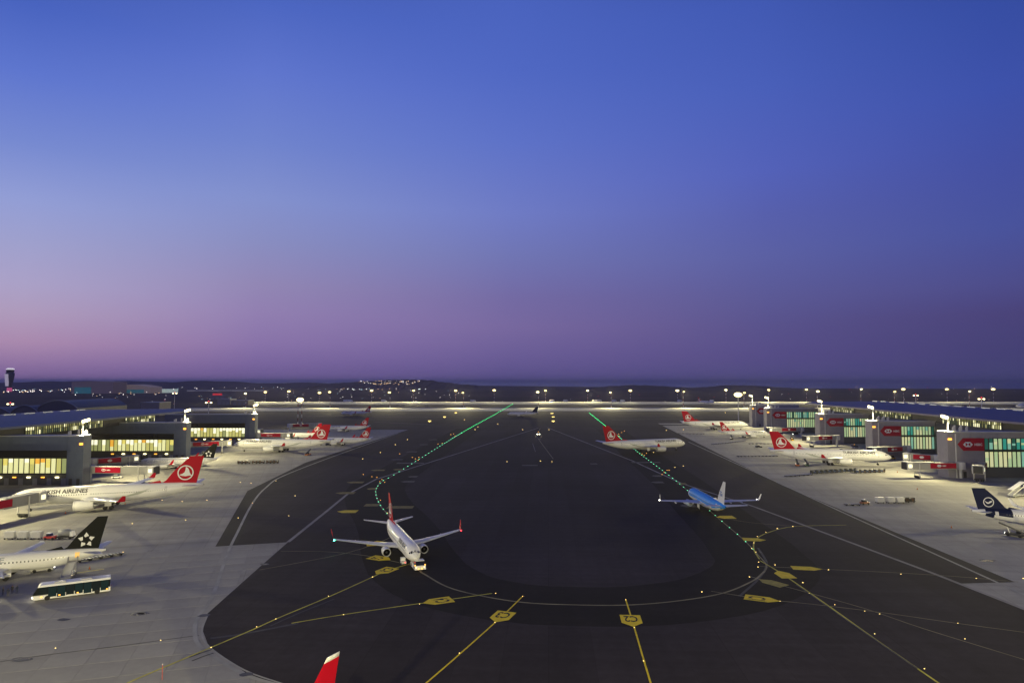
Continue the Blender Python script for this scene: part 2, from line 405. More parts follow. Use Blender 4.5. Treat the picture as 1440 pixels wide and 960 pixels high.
# ------------------------------------------------------------------ painted lines
def gl(pts): return [(G(*p).x, G(*p).y) for p in pts]
stripe('taxi_centre_line', loopL[:22], .5, 0.046, YDIM, smooth=True)
stripe('taxi_centre_line', loopL[14:24], .26, 0.047, YDIM, smooth=True)
stripe('taxi_centre_line', loopL[21:29], .32, 0.046, YDIM, smooth=True)
stripe('taxi_centre_line', loopL[28:], .26, 0.0465, YDIM, smooth=True)
stripe('edge_marking', gl([(560, 609), (430, 656), (372, 687), (330, 756), (300, 835), (279, 866), (274, 888), (284, 911), (340, 946), (396, 964)]), .75, 0.047, WLINE, smooth=True)
stripe('edge_marking', gl([(291, 866), (284, 887), (293, 908), (342, 941), (400, 962)]), .35, 0.043, WLINE, smooth=True)
stripe('edge_marking', gl([(968, 621), (1100, 681), (1200, 727), (1300, 772), (1445, 838)]), .7, 0.047, WLINE)
stripe('service_line', gl([(405, 762), (460, 718), (488, 695), (530, 673)]) + [(-62.4, 318), (25.6, 664.6)], 1.05, 0.050, GLINE)
stripe('service_line', gl([(770, 601), (890, 648), (960, 680), (1060, 712), (1200, 764), (1310, 805), (1445, 858)]), 1.05, 0.050, GLINE)
leads = [  # lead-in lines of the parking stands, as surveyed
    ([(735, 838), (705, 867), (640, 925), (590, 968)], YPAINT, .30), ([(880, 843), (889, 872), (906, 930), (918, 970)], YPAINT, .30),
    ([(1069, 788), (1102, 808), (1170, 855), (1230, 898), (1330, 967)], YLINE, .36), ([(1067, 796), (1135, 799), (1240, 804), (1340, 810), (1432, 818)], YDIM, .28),
    ([(1054, 810), (1085, 819), (1140, 834), (1215, 855), (1300, 884), (1450, 930)], YDIM, .28), ([(1000, 831), (1072, 842), (1140, 849), (1240, 861), (1345, 876), (1450, 890)], YDIM, .28),
    ([(1068, 786), (1060, 772), (1063, 758), (1082, 748), (1117, 740), (1190, 738)], YLINE, .36),
    ([(585, 790), (541, 803), (524, 811), (462, 839), (388, 870), (360, 883), (292, 912), (230, 938), (170, 964)], YLINE, .36), ([(692, 834), (615, 845), (585, 849), (482, 864), (410, 876)], YLINE, .36),
    ([(584, 796), (535, 785), (500, 779), (450, 775), (395, 775)], YDIM, .28), ([(560, 750), (527, 765), (480, 779), (420, 791), (365, 801)], YDIM, .28),
    ([(0, 930), (77, 919), (160, 909), (226, 900), (280, 893)], ASPHE, .18), ([(1010, 727), (1060, 735), (1140, 741)], YDIM, .25)]
for P, m, w in leads: stripe('stand_lead_line', gl(P), w, 0.052 if m is not ASPHE else .044, m, smooth=True, step=3)
stripe('runway_guide', [(24, 400), (20, 560), (27, 660)], .5, .046, YDIM); stripe('service_line', [(15, 500), (15, 440)], .3, .046, GLINE)
for (p0, p1) in (((525, 593), (610, 597)), ((430, 585), (700, 587)), ((860, 590), (960, 589))): stripe('taxi_cross_line', gl([p0, p1]), 1.3, .046, GLINE)
stripe('stand_bar', gl([(103, 806), (146, 800)]), .75, .052, mat('marking_pale_yellow', (.75, .68, .25), .7, noise=.2, scale=.8))
# oil and rubber marks on the concrete
for px, py, w, d in ((89, 871, 1.4, .7), (193, 863, 1.5, .8), (203, 862, 1.2, .7), (29, 927, 1.8, .9), (287, 865, 1.2, .8), (347, 948, 1.2, .8), (372, 793, 1.4, .8), (1390, 788, 2, 1.2)):
    c = G(px, py); pts = [(c.x + w * math.cos(t) * random.uniform(.7, 1.2), c.y + d * math.sin(t) * random.uniform(.7, 1.2)) for t in [k * math.pi / 5 for k in range(10)]]
    sheet('oil_stain', pts, .055, mat('oil', (.05, .048, .045), .5))

# black tyre marks where aircraft and tugs turn
TM = mat('tyre_black', (.012, .011, .012), .6, noise=.5, scale=.6)
for P_, w in (([(298, 913), (282, 918), (266, 924)], .3), ([(300, 918), (285, 923), (270, 929)], .3), ([(420, 876), (330, 893), (296, 897)], .8), ([(1040, 838), (1068, 812), (1078, 792), (1066, 770)], .6), ([(560, 742), (574, 772), (600, 800)], .6), ([(470, 842), (420, 862), (380, 880)], .4), ([(1120, 822), (1200, 878), (1290, 940)], .4)):
    stripe('tyre_marks', gl(P_), w, .0415 if w > .4 else .0605, TM, smooth=True, step=3)
# numbered stand markings: a yellow arrow-ended plate of paint with its number
def stand_marking(px, py, heading, text, label, w=3.9, l=6.4, m=None, blunt=False):
    c = G(px, py); t = thing('stand_marking', label, 'ground marking', (c.x, c.y, 0), heading, 'yellow stand markings on the taxiway')
    b = MB()
    pts = [(-w / 2, -l * .5), (w / 2, -l * .5), (w / 2, l * .18), (0, l * .5), (-w / 2, l * .18)] if not blunt else [(-w / 2, -l / 2), (w / 2, -l / 2), (w / 2, l / 2), (-w / 2, l / 2)]
    b.poly([(x, y) for x, y in pts], 0.056); o = b.build('plate', m or YPAINT, t, fix=False)
    if o.data.polygons[0].normal.z < 0: o.data.flip_normals()
    if text:
        vs, fs = text_mesh(text, 2.6, .05); xs = [v[0] for v in vs]; ys = [v[1] for v in vs]; cx = (min(xs) + max(xs)) / 2; kx = w * .66 / (max(xs) - min(xs)); ky = l * .50 / (max(ys) - min(ys))
        q = MB(); q.add([((v[0] - cx) * kx, (v[1] - min(ys)) * ky - l * .40, .060) for v in vs], fs); q.build('number', BLACKP, t, fix=False)
    return t
R_ = math.radians
def aim(p0, p1):  # heading whose +Y axis runs from p0 to p1 on the ground
    a_, b_ = G(*p0), G(*p1); return math.atan2(b_.y - a_.y, b_.x - a_.x) - math.pi / 2
stand_marking(705, 867, aim((735, 838), (640, 925)), 'C3', 'yellow C3 stand marking left of centre in the foreground')
stand_marking(888, 872.5, aim((880, 843), (906, 930)), 'C2', 'yellow C2 stand marking right of centre in the foreground')
stand_marking(615, 845, aim((692, 834), (482, 864)), 'C4', 'long yellow stand marking below the towed plane, before a dim lead line')
stand_marking(541, 802.5, aim((585, 790), (462, 839)), 'C5', 'yellow stand marking just below left of the tow tug')
stand_marking(535, 785, aim((450, 775), (584, 796)), 'C6', 'yellow stand marking beside the left engine of the towed plane')
stand_marking(527, 764.5, aim((560, 750), (420, 791)), '', 'yellow marking half hidden by the left wing of the towed plane')
stand_marking(1061, 758.5, R_(-100), '', 'short yellow marking on the bend right of the loop')
stand_marking(1102, 807.5, aim((1170, 855), (1069, 788)), '', 'yellow marking on the line running to the lower right corner', w=3.6)
stand_marking(1135, 799, aim((1067, 796), (1240, 804)), '', 'uppermost long yellow marking beside the right end of the loop', w=3.4, l=7)
stand_marking(1085, 819, aim((1140, 834), (1054, 810)), '', 'faded yellow marking between two others right of the loop', w=3.4, l=6.6, m=mat('marking_faded', (.30, .26, .04), .7, noise=.3, scale=.8))
stand_marking(1072, 842, aim((1000, 831), (1240, 861)), 'C1', 'long yellow marking under the right end of the loop', w=3.6, l=7)
DIMY = mat('marking_dull', (.22, .185, .05), .8, noise=.3, scale=.5); DIMG = mat('marking_grey', (.10, .095, .085), .8, noise=.3, scale=.5)
far_marks = [(488, 719, 28, YPAINT, 'left', 0), (485, 693, 27, DIMY, 'left', 0), (499, 678, 24, DIMY, 'left', 0), (531, 661, 20, DIMY, 'left', 0), (557.5, 646, 18, DIMG, 'left', 0), (578, 635, 17, DIMG, 'left', 0), (595, 625, 13, DIMG, 'left', 0), (608, 618, 13, DIMG, 'left', 0),
    (577, 651, 38, DIMG, 'left', 1), (560, 660, 16, DIMY, 'left', 0), (580, 670, 14, DIMG, 'left', 0), (573, 677, 20, DIMG, 'left', 0), (523, 687, 15, DIMY, 'left', 0), (523, 710, 20, DIMY, 'left', 1), (563, 713, 36, DIMY, 'left', 1),
    (908, 650, 40, DIMG, 'right', 1), (923, 669, 14, DIMG, 'right', 0), (924, 678, 18, DIMG, 'right', 0), (958, 680, 14, DIMY, 'right', 0), (967, 711, 22, DIMG, 'right', 0), (1012, 712, 20, DIMY, 'right', 1), (1020, 727, 25, YPAINT, 'right', 0), (745, 654, 22, DIMG, 'middle', 1), (835, 652, 10, DIMG, 'middle', 1)]
names = {488: 'bright yellow marking pointing left, nearest below the service line at left', 485: 'yellow bar marking across the grey service line at left', 523: None}
cnt = {}
for i, (px, py, wpx, m, side, bl) in enumerate(sorted(far_marks, key=lambda q: -q[1])):
    d = G(px, py).y; wid = wpx * d / F_PX
    lab = names.get(px) or ('dull yellow stand marking beside the %s row of taxi lights' % side if m is DIMY else 'worn grey marking beside the %s row of taxi lights' % side if m is DIMG else 'yellow marking on the asphalt just behind the blue plane')
    if lab.startswith(('dull', 'worn')) and side != 'middle':
        ck = lab[:4] + side; cnt[ck] = cnt.get(ck, -1) + 1
        lab = lab + (', nearest of these' if cnt[ck] == 0 else ', %s nearest' % nth(cnt[ck]))
    if side == 'middle': lab = 'worn grey marking in the middle of the dark asphalt, ' + ('left one' if px < 800 else 'right one')
    t = stand_marking(px, py, R_(90), '', lab, w=5.0, l=wid, m=m, blunt=bool(bl))
    t['group'] = 'worn stand markings along the %s taxi lights' % side
# ------------------------------------------------------------------ the piers: halls, gate wings, their panes, masts
def roof_hall(name, label, side, P0, P1, eave_z, ridge_z, width, wing_ys, mroof, setback=0):
    """long low hall: P0->P1 is its wall towards the apron, side +1 = hall lies to the right"""
    t = thing(name, label, 'terminal', (P0[0], P0[1], 0)); o = Vector((P0[0], P0[1])); u = Vector((P1[0] - P0[0], P1[1] - P0[1])); Ln = u.length; u.normalize()
    n = Vector((u.y, -u.x)) * side
    if (n.x > 0) != (side > 0): n = -n
    def W(s_, off, z): q = u * s_ + n * off; return (q.x, q.y, z)
    b = MB(); sb = setback; b.hexa([W(0, sb, 0), W(Ln - 25, sb, 0), W(Ln - 25, width, 0), W(0, width, 0)], [W(0, sb, eave_z - 5.2), W(Ln - 25, sb, eave_z - 5.2), W(Ln - 25, width, eave_z - 5.2), W(0, width, eave_z - 5.2)]); b.build('lower_wall', mat('hall_wall', (.08, .082, .09), .6), t)
    b = MB(); b.hexa([W(0, .6, eave_z - 5.2), W(Ln - 30, .6, eave_z - 5.2), W(Ln - 30, width - 1, eave_z - 5.2), W(0, width - 1, eave_z - 5.2)], [W(0, .6, eave_z - .3), W(Ln - 30, .6, eave_z - .3), W(Ln - 30, width - 1, eave_z - .3), W(0, width - 1, eave_z - .3)]); b.build('upper_wall', DARK, t)
    # roof: a shallow curved shell overhanging the wall, thinning to a point at its far end
    R = []
    ss = [-5, 0] + [Ln * k / 10 for k in range(1, 10)] + [Ln - 20, Ln, Ln + 12]
    for s_ in ss:
        k = 1.0 if s_ < Ln - 60 else max(.12, (Ln + 14 - s_) / 74)
        prof = []; m_ = 8
        for i in range(m_ + 1):
            f = i / m_; off = -5 + (width + 10) * f * (k ** .5); z = eave_z + (ridge_z - eave_z) * math.sin(f * math.pi) * (.3 + .7 * k); prof.append(W(s_, off, z))
        for i in reversed(range(m_ + 1)):
            f = i / m_; off = -5 + (width + 10) * f * (k ** .5); z = eave_z - .9 + (ridge_z - eave_z) * math.sin(f * math.pi) * (.3 + .7 * k); prof.append(W(s_, off, z))
        R.append(prof)
    b = MB(); b.rings(R); rf = b.build('roof', mroof, t, smooth=True); shade_auto(rf, 35)
    b = MB()
    for k in range(int(Ln // 14)):   # standing seams and rooflights
        s_ = 4 + 14 * k
        if s_ > Ln - 60: break
        z = ridge_z + .05
        b.hexa([W(s_, width / 2 - 4, z - .3), W(s_ + 8, width / 2 - 4, z - .3), W(s_ + 8, width / 2 - 2.4, z - .3), W(s_, width / 2 - 2.4, z - .3)], [W(s_, width / 2 - 4, z + .35), W(s_ + 8, width / 2 - 4, z + .35), W(s_ + 8, width / 2 - 2.4, z + .35), W(s_, width / 2 - 2.4, z + .35)])
    rl = b.build('rooflights', ROOFE, t); rl['kind'] = 'stuff'
    b = MB(); b.hexa([W(-5, -5.3, eave_z - .9), W(Ln - 60, -5.3, eave_z - .9), W(Ln - 60, -5.02, eave_z - .9), W(-5, -5.02, eave_z - .9)], [W(-5, -5.3, eave_z + .1), W(Ln - 60, -5.3, eave_z + .1), W(Ln - 60, -5.02, eave_z + .1), W(-5, -5.02, eave_z + .1)]); b.build('fascia', mroof, t)
    # clerestory glazing between the wings: small lit panes behind dark bars
    b = MB(); fr = MB(); rnd = random.Random(3 if side > 0 else 4)
    for (s0, s1) in wing_ys:
        k = s0
        while k < s1:
            for r in range(2):
                z0 = eave_z - 4.9 + r * 2.1; b.cur = rnd.choice((0, 0, 1, 1, 2, 3) if r else (0, 1, 3, 3, 2))
                b.add([W(k + .12, .50, z0), W(k + 1.38, .50, z0), W(k + 1.38, .50, z0 + 1.9), W(k + .12, .50, z0 + 1.9)], [(0, 1, 2, 3)])
            k += 1.5
        fr.hexa([W(s0, .1, eave_z - 5.1), W(s1, .1, eave_z - 5.1), W(s1, .55, eave_z - 5.1), W(s0, .55, eave_z - 5.1)], [W(s0, .1, eave_z - 4.95), W(s1, .1, eave_z - 4.95), W(s1, .55, eave_z - 4.95), W(s0, .55, eave_z - 4.95)])
        kk = s0
        while kk < s1 + .1:
            fr.hexa([W(kk - .1, .2, eave_z - 5), W(kk + .1, .2, eave_z - 5), W(kk + .1, .55, eave_z - 5), W(kk - .1, .55, eave_z - 5)], [W(kk - .1, .2, eave_z - .5), W(kk + .1, .2, eave_z - .5), W(kk + .1, .55, eave_z - .5), W(kk - .1, .55, eave_z - .5)]); kk += 1.5
    g = b.build('clerestory_panes', [mat('cl_a', (.3, .3, .15), emit=(.75, .72, .30), estr=.55), mat('cl_b', (.1, .1, .05), emit=(.45, .45, .16), estr=.3), mat('cl_c', (.6, .6, .4), emit=(1, .95, .55), estr=1.3), mat('cl_d', (.05, .06, .05), .2, emit=(.2, .3, .16), estr=.2)], t, fix=False); g['kind'] = 'stuff'
    f_ = fr.build('clerestory_bars', DARK, t); f_['kind'] = 'stuff'
    return t
HL = roof_hall('terminal_hall', 'long left terminal hall under a low curved dark blue roof', -1, (-225, 150), (-225, 462), 25.0, 28.4, 56, [(12, 122), (168, 228), (250, 282)], ROOFL, 28)
HR = roof_hall('terminal_hall', 'long right terminal hall under a low curved violet blue roof', 1, (236, 205), (266, 600), 25.6, 29.6, 50, [(18, 100), (142, 196), (232, 283), (318, 360)], ROOFR)

PW = [mat('pane_white', (.6, .6, .5), .4, emit=(.90, .88, .38), estr=.85), mat('pane_olive', (.4, .4, .2), .4, emit=(.80, .74, .20), estr=.62), mat('pane_green', (.2, .3, .2), .4, emit=(.62, .64, .22), estr=.42), mat('pane_dark', (.05, .07, .06), .2, emit=(.10, .20, .14), estr=.25)]
GLW = mat('glow_white', (.8, .8, .7), .5, emit=(1, .97, .66), estr=1.15); GLO = mat('glow_orange', (.8, .4, .1), .5, emit=(1, .50, .05), estr=.8); GLY = mat('glow_yellow', (.8, .7, .2), .5, emit=(.95, .80, .18), estr=.75)  # glow colours for the brighter part of each lit pane
PT = [mat('pane_pale_green', (.6, .7, .5), .4, emit=(.56, .78, .36), estr=.50), mat('pane_cream', (.7, .7, .5), .4, emit=(.80, .82, .40), estr=.60), mat('pane_teal', (.1, .5, .4), .3, emit=(.03, .42, .30), estr=.40), mat('pane_mint', (.3, .6, .5), .3, emit=(.30, .66, .46), estr=.46), mat('pane_deep_teal', (.02, .1, .08), .2, emit=(.02, .14, .10), estr=.4)]
def panel_row(name, m, parent, x0, x1, y0, y1, z0, z1, n):
    w = (x1 - x0) / n
    for i in range(n):
        b = MB(); b.box(x0 + i * w + .03, x0 + (i + 1) * w - .03, y0, y1 + random.uniform(0, .03), z0, z1); b.build(name, m, parent)

def wing_mast(x, y, z, label, h=6.5, lean=1, power=26000, aims=(), parent=None):
    t = thing('floodlight_mast', label, 'floodlight', (x, y, z), 0, 'floodlight masts on the gate wings')
    b = MB(); b.tube((0, 0, 0), (0, 0, h), .32, .24); b.tube((0, 0, h - .2), (lean * 1.5, 0, h + .5), .2); b.build('pole', mat('mast_white', (.75, .75, .72), .4), t)
    b = MB()
    for k in range(3):
        cx = lean * (.4 + 1.0 * k); b.hexa([(cx - .45, -.55, h + .1 + .3 * k), (cx + .45, -.55, h + .1 + .3 * k), (cx + .45, .55, h + .1 + .3 * k), (cx - .45, .55, h + .1 + .3 * k)], [(cx - .45, -.55, h + 1.1 + .3 * k), (cx + .45, -.55, h + 1.1 + .3 * k), (cx + .45, .55, h + 1.3 + .3 * k), (cx - .45, .55, h + 1.3 + .3 * k)])
    b.build('lamp_head', LAMPW, t)
    for p in aims: spot('floodlight', (x + lean * 1.2, y, z + h - .4), p, power, ang=168, blend=.35, size=1.2, parent=t)
    return t

def left_wing(Y, xo, xi, label, visible=True, D=5.5, np_=25):
    t = thing('gate_wing', label, 'terminal wing', (xo, Y, 0), 0, 'gate wings of the left pier')
    EB = 7.2; L = xo - xi   # local x: 0 at the outer end, -L towards the hall
    b = MB(); b.box(-L, -.3, 1.2, D, 0, 20.7); b.build('core', CLAD, t)
    if visible:
        panel_row('cladding_panel', CLAD, t, -L, -EB, 0, 1.1, 15.0, 21.0, 5)
        for z0, z1 in ((0, 7), (7.04, 14), (14.04, 21)): panel_row('cladding_panel', CLAD, t, -EB + .04, 0, 0, 1.1, z0, z1, 2)
        for z0, z1 in ((0, 10.4), (10.44, 21)):
            b = MB(); b.box(-.25, 0, 1.14, D, z0, z1); b.build('cladding_panel', CLAD, t)
    b = MB(); b.box(-L, .05, -.05, D + .05, 21.02, 21.5); b.build('roof_edge', mat('coping', (.4, .41, .43), .5), t)
    b = MB(); b.box(-L, -EB, .7, 1.15, 11.5, 15.0); b.build('dark_glazing', GLASS, t)
    b = MB(); b.box(-L, -EB, .9, 1.15, 0, 5.0); b.build('base_wall', mat('base_wall', (.11, .115, .115), .6), t)
    b = MB(); b.box(-L, -EB, -.2, 1.15, 4.75, 5.15); b.build('floor_band', DARK, t)
    if visible:
        for k in range(6):
            b = MB(); b.box(-EB - 5 - 6.2 * k, -EB - 3.6 - 6.2 * k, .5, .89, 3.2, 3.6); b.build('wall_lamp', LAMPW if k % 2 == 0 else AMBER, t)
            b = MB(); b.box(-EB - 2.6 - 6.2 * k, -EB - .6 - 6.2 * k, .8, .89, .05, 3.0); b.build('roller_door', GREYP, t)
        w = (L - EB - .4) / np_
        for i in range(np_):
            x0 = -EB - .2 - (i + 1) * w
            b = MB(); b.box(x0 + .13, x0 + w - .13, .74, .84, 5.2, 11.45); p = b.build('pane', random.choice((PW[0], PW[0], PW[0], PW[1], PW[1], PW[2])) if i else PW[2], t)
            if random.random() < .78:
                zb = random.choice((9.2, 8.6, 9.8, 7.6)); b = MB(); b.box(x0 + .15, x0 + w - .15, .70, .735, zb, 11.4); b.build('glow_panel', random.choice((GLW, GLW, GLY, GLW, GLW, GLO, GLY, GLW)), p)  # interior light, brighter up high, put into an added glowing panel
        for i in range(np_ + 1):
            x0 = -EB - .2 - i * w; b = MB(); b.box(x0 - .12, x0 + .12, .45, .9, 5.15, 11.5); b.build('mullion', DARK, t)
        for x0 in (-5.9, -2.6):
            b = MB(); b.box(x0, x0 + 1.4, -.06, .02, 0.05, 2.9); b.build('door', DARK, t)
        b = MB(); b.box(-1.6, -.3, -.5, .0, 17.4, 18.3); lm = b.build('corner_lamp', AMBER, t)
        for k, (vx, vy) in enumerate(((-8.5, 3), (-7.2, 2), (-3.2, 4), (-1.4, 2.2), (-1.5, 4.2), (-5.2, 4.6))):
            b = MB(); b.box(vx - .3, vx + .3, vy - .3, vy + .3, 21.5, 23 + .4 * (k % 3)); b.build('roof_vent', LGREY, t)
        b = MB(); b.box(-12, -.4, 1.3, 5.2, 21.52, 21.6); b.build('roof_deck', LGREY, t)
    return t
def right_wing(Y, xo, xi, label, D=8.0, np_=17, sign=True):
    t = thing('gate_wing', label, 'terminal wing', (xo, Y, 0), 0, 'gate wings of the right pier')
    L = xi - xo; E = 17.2   # local x: 0 at the outer end
    b = MB(); b.box(.3, L, 1.2, D, 0, 20.7); b.build('core', CLADR, t)
    for z0, z1 in ((0, 7), (7.04, 14), (14.04, 21)): panel_row('cladding_panel', CLADR, t, 0, E, 0, 1.1, z0, z1, 3)
    for z0, z1 in ((0, 10.4), (10.44, 21)):
        b = MB(); b.box(0, .25, 1.14, D, z0, z1); b.build('cladding_panel', CLADR, t)
    panel_row('cladding_panel', CLADR, t, E + .04, L, 0, 1.1, 18.4, 21.0, 3)
    b = MB(); b.box(-.05, L, -.05, D + .05, 21.02, 21.5); b.build('roof_edge', mat('coping', (.4, .41, .43), .5), t)
    b = MB(); b.box(.4, 13, 1.5, 7.4, 21.52, 21.6); b.build('roof_deck', LGREY, t)
    b = MB(); b.box(E, L, .9, 1.18, 0, 18.4); b.build('base_wall', mat('base_wall', (.11, .115, .115), .6), t)
    w = (L - E - .5) / np_
    for i in range(np_):
        x0 = E + .3 + i * w
        for (z0, z1, up) in ((13.2, 18.1, 1), (5.0, 12.0, 0)):
            b = MB(); b.box(x0 + .2, x0 + w - .2, .6, .72, z0, z1); p = b.build('pane', random.choice((PT[0], PT[2], PT[3], PT[4], PT[0], PT[0]) if up else (PT[0], PT[1], PT[1], PT[0], PT[1], PT[0], PT[3])), t)
            if random.random() < .45:
                b = MB(); zz = random.uniform(.35, .7); b.box(x0 + .24, x0 + w - .24, .55, .595, z0 + .05 if random.random() < .5 else z0 + (z1 - z0) * zz, z1 - .05 if zz > .5 else z0 + (z1 - z0) * (zz + .2)); b.build('glow_panel', random.choice((PT[1], PT[3], PT[0])), p)  # added glowing panel imitates uneven light inside the pane
    for i in range(np_ + 1):
        x0 = E + .3 + i * w; b = MB(); b.box(x0 - .18, x0 + .18, .35, .8, 5.0, 18.3); b.build('mullion', DARK, t)
    b = MB(); b.hexa([(E, -.6, 12.1), (L, -.6, 12.7), (L, .9, 12.7), (E, .9, 12.1)], [(E, -.6, 12.9), (L, -.6, 13.2), (L, .9, 13.2), (E, .9, 12.9)]); b.build('walkway_band', mat('band_green', (.02, .05, .035), .5), t)
    b = MB(); b.box(7, 8.4, -.06, .02, .05, 2.9); b.build('door', DARK, t)
    b = MB(); b.box(.2, 1.8, -.5, 0, 17.6, 18.4); b.build('corner_lamp', AMBER, t)
    b = MB(); b.tube((3.6, -.3, 0), (3.6, -.3, 20.5), .28); b.build('wall_upright', LGREY, t)  # pale upright tube on the front wall, below the mast
    for k in range(8):
        vx = 4.6 + k * 1.05; b = MB(); b.box(vx - .28, vx + .28, 2.6 + (k % 3), 3.2 + (k % 3), 21.6, 23.2 + .5 * (k % 3)); b.build('roof_vent', LGREY, t)
    if sign:
        s = MB(); h = 2.95; s.hexa([(E - .2, -.22, 12.6), (E - .2, -.05, 12.6), (E - .2, -.05, 12.6 + 2 * h), (E - .2, -.22, 12.6 + 2 * h)], [(4.6 + 2.6, -.22, 12.6), (4.6 + 2.6, -.05, 12.6), (4.6 + 2.6, -.05, 12.6 + 2 * h), (4.6 + 2.6, -.22, 12.6 + 2 * h)])
        s.hexa([(7.2, -.22, 12.6), (7.2, -.22, 12.6 + 2 * h), (4.6, -.22, 12.6 + h)], [(7.2, -.05, 12.6), (7.2, -.05, 12.6 + 2 * h), (4.6, -.05, 12.6 + h)])
        sg = s.build('sign_board', BANNER, t); bank_logo(sg, 9.4, 15.55, -.25, 1.5)
    return t
def bank_logo(parent, cx, cz, y, r, axis='x', flip=1, text=True):
    """white hexagon with a red bow tie and the letters beside it, on a face looking down -y (or along x)"""
    def P(a, h): return (a, y, h) if axis == 'x' else (y, a, h)
    b = MB(); hexp = [(-1.55, 0), (-.75, .78), (.75, .78), (1.55, 0), (.75, -.78), (-.75, -.78)]
    b.add([P(cx + flip * r * a_, cz + r * c_) for a_, c_ in hexp], [tuple(range(6))]); b.build('emblem', LOGOW, parent, fix=False)
    q = MB(); y += -.02 if axis == 'x' else .02 * (1 if y > 0 else -1)
    q.add([P(cx + flip * r * a_, cz + r * c_) for a_, c_ in ((-.75, .62), (0, 0), (-.75, -.62), (.75, .62), (.75, -.62))], [(0, 1, 2), (3, 4, 1)]); q.build('emblem_tie', BANNER, parent, fix=False)
    if text:
        vs, fs = text_mesh('HSBC', r * 1.0, .04)
        b = MB(); b.add([P(cx + flip * (r * 2.0 + v[0]), cz - r * .36 + v[1]) for v in vs], fs); b.build('lettering', LOGOW, parent, fix=False)

LW = [(203, -189), (299, -188), (395, -188), (494, -185)]
left_wing(299, -186.3, -252, 'nearest left gate wing with row of yellow lit panes at frame edge')
left_wing(394.5, -187, -252, 'second left gate wing, behind the black tailed plane')
left_wing(494, -185, -250, 'farthest left gate wing, grey end block above white parked planes', np_=25)
left_wing(200, -187, -236, 'left gate wing just outside the frame beside the near apron', visible=False)
RW = [(233, 206, 252), (322, 204, 258), (408, 214, 262), (496, 222.5, 268), (600, 223, 268), (680, 238, 285)]
rl = ['right gate wing just outside the frame beside the blue tailed plane', 'nearest right gate wing with largest red sign and teal lit panes', 'second right gate wing, behind the long white plane', 'third right gate wing with red sign above jet bridges', 'fourth right gate wing with small red sign', 'farthest right gate wing with red sign partly hidden']
for (y, xo, xi), l in zip(RW, rl): right_wing(y, xo, xi, l)
P = 128000
wing_mast(-188.6, 301.5, 21.6, 'bright floodlight mast on roof corner of the nearest left gate wing', 5.2, 1, P, [(-142, 298, 0)])
wing_mast(-189.3, 397, 21.6, 'bright floodlight mast on roof of the second left gate wing', 5.6, 1, P, [(-142, 394, 0)])
wing_mast(-187.3, 497, 21.6, 'floodlight mast on roof of the farthest left gate wing', 5.2, 1, P, [(-142, 495, 0)])
wing_mast(-189.2, 203, 21.6, 'floodlight mast on the left gate wing outside the frame', 5.2, 1, P * 1.5, [(-140, 206, 0)])
wing_mast(207, 326, 21.6, 'bright hooked floodlight mast on roof of the nearest right gate wing', 5.6, -1, P, [(158, 326, 0)])
wing_mast(217, 412, 21.6, 'hooked floodlight mast on roof of the second right gate wing', 7.0, -1, P, [(168, 412, 0)])
wing_mast(226, 500, 21.6, 'hooked floodlight mast on roof of the third right gate wing', 8.0, -1, P, [(178, 500, 0)])
wing_mast(226, 604, 21.6, 'hooked floodlight mast on roof of the fourth right gate wing', 8.0, -1, P, [(178, 604, 0)])
wing_mast(240, 684, 21.6, 'hooked floodlight mast on roof of the farthest right gate wing', 8.0, -1, P, [(192, 684, 0)])
wing_mast(209, 237, 21.6, 'floodlight mast of the right pier outside the frame', 5.6, -1, P, [(160, 232, 0)])

LAMPC = mat('lamp_far_pale', (1, 1, .9), emit=(1, .86, .42), estr=3.6)
# tall masts on the aprons and the far rows
def high_mast(x, y, h, label, group, poles=1, striped=True, power=0, head=LAMPF, hr=1.7, lean=0, aimp=None):
    t = thing('high_mast', label, 'floodlight', (x, y, 0), 0, group)
    for p in range(poles):
        ox = (p - (poles - 1) / 2) * 4.0; b = MB(); n = 7
        for k in range(n):
            b.cur = k % 2 if striped else 0; b.tube((ox, 0, h * k / n), (ox, 0, h * (k + 1) / n), .5 - .25 * k / n, .5 - .25 * (k + 1) / n, 6)
        b.build('pole', [mat('mast_white', (.75, .75, .72), .4), mat('mast_red', (.22, .05, .04), .4)] if striped else mat('mast_white', (.75, .75, .72), .4), t)
    hr *= random.uniform(.72, 1.12); b = MB(); b.lathe([(-hr * .5, hr * .5), (-hr * .25, hr * .85), (0, hr), (hr * .25, hr * .85), (hr * .5, hr * .4)], 'z', (lean, 0, h), 12); b.build('lamp_ring', random.choice((head, head, LAMPC)) if head is LAMPF else head, t)  # head oversized and rounded, its shape stands in for the lamp's glare
    if power: spot('floodlight', (x + lean, y - .5, h - 1.2), aimp or (x, y, 0), power, col=(1, .88, .46), ang=165 if h == 30 or y < 1000 else (140 if y > 1400 else 112), blend=.4, size=1.5, parent=t)
    return t
high_mast(*[(423 - 720) / F_PX * 708, 708], 26, 'tall twin pole floodlight glaring above the left parked planes', 'tall apron masts', 2, True, 250000, LAMPH, 4.6, aimp=(-180, 640, 0))
high_mast(*[(1037 - 720) / F_PX * 771, 771], 30, 'tall single floodlight mast glaring above the right parked planes', 'tall apron masts', 1, False, 250000, LAMPH, 4.6, aimp=(220, 700, 0))
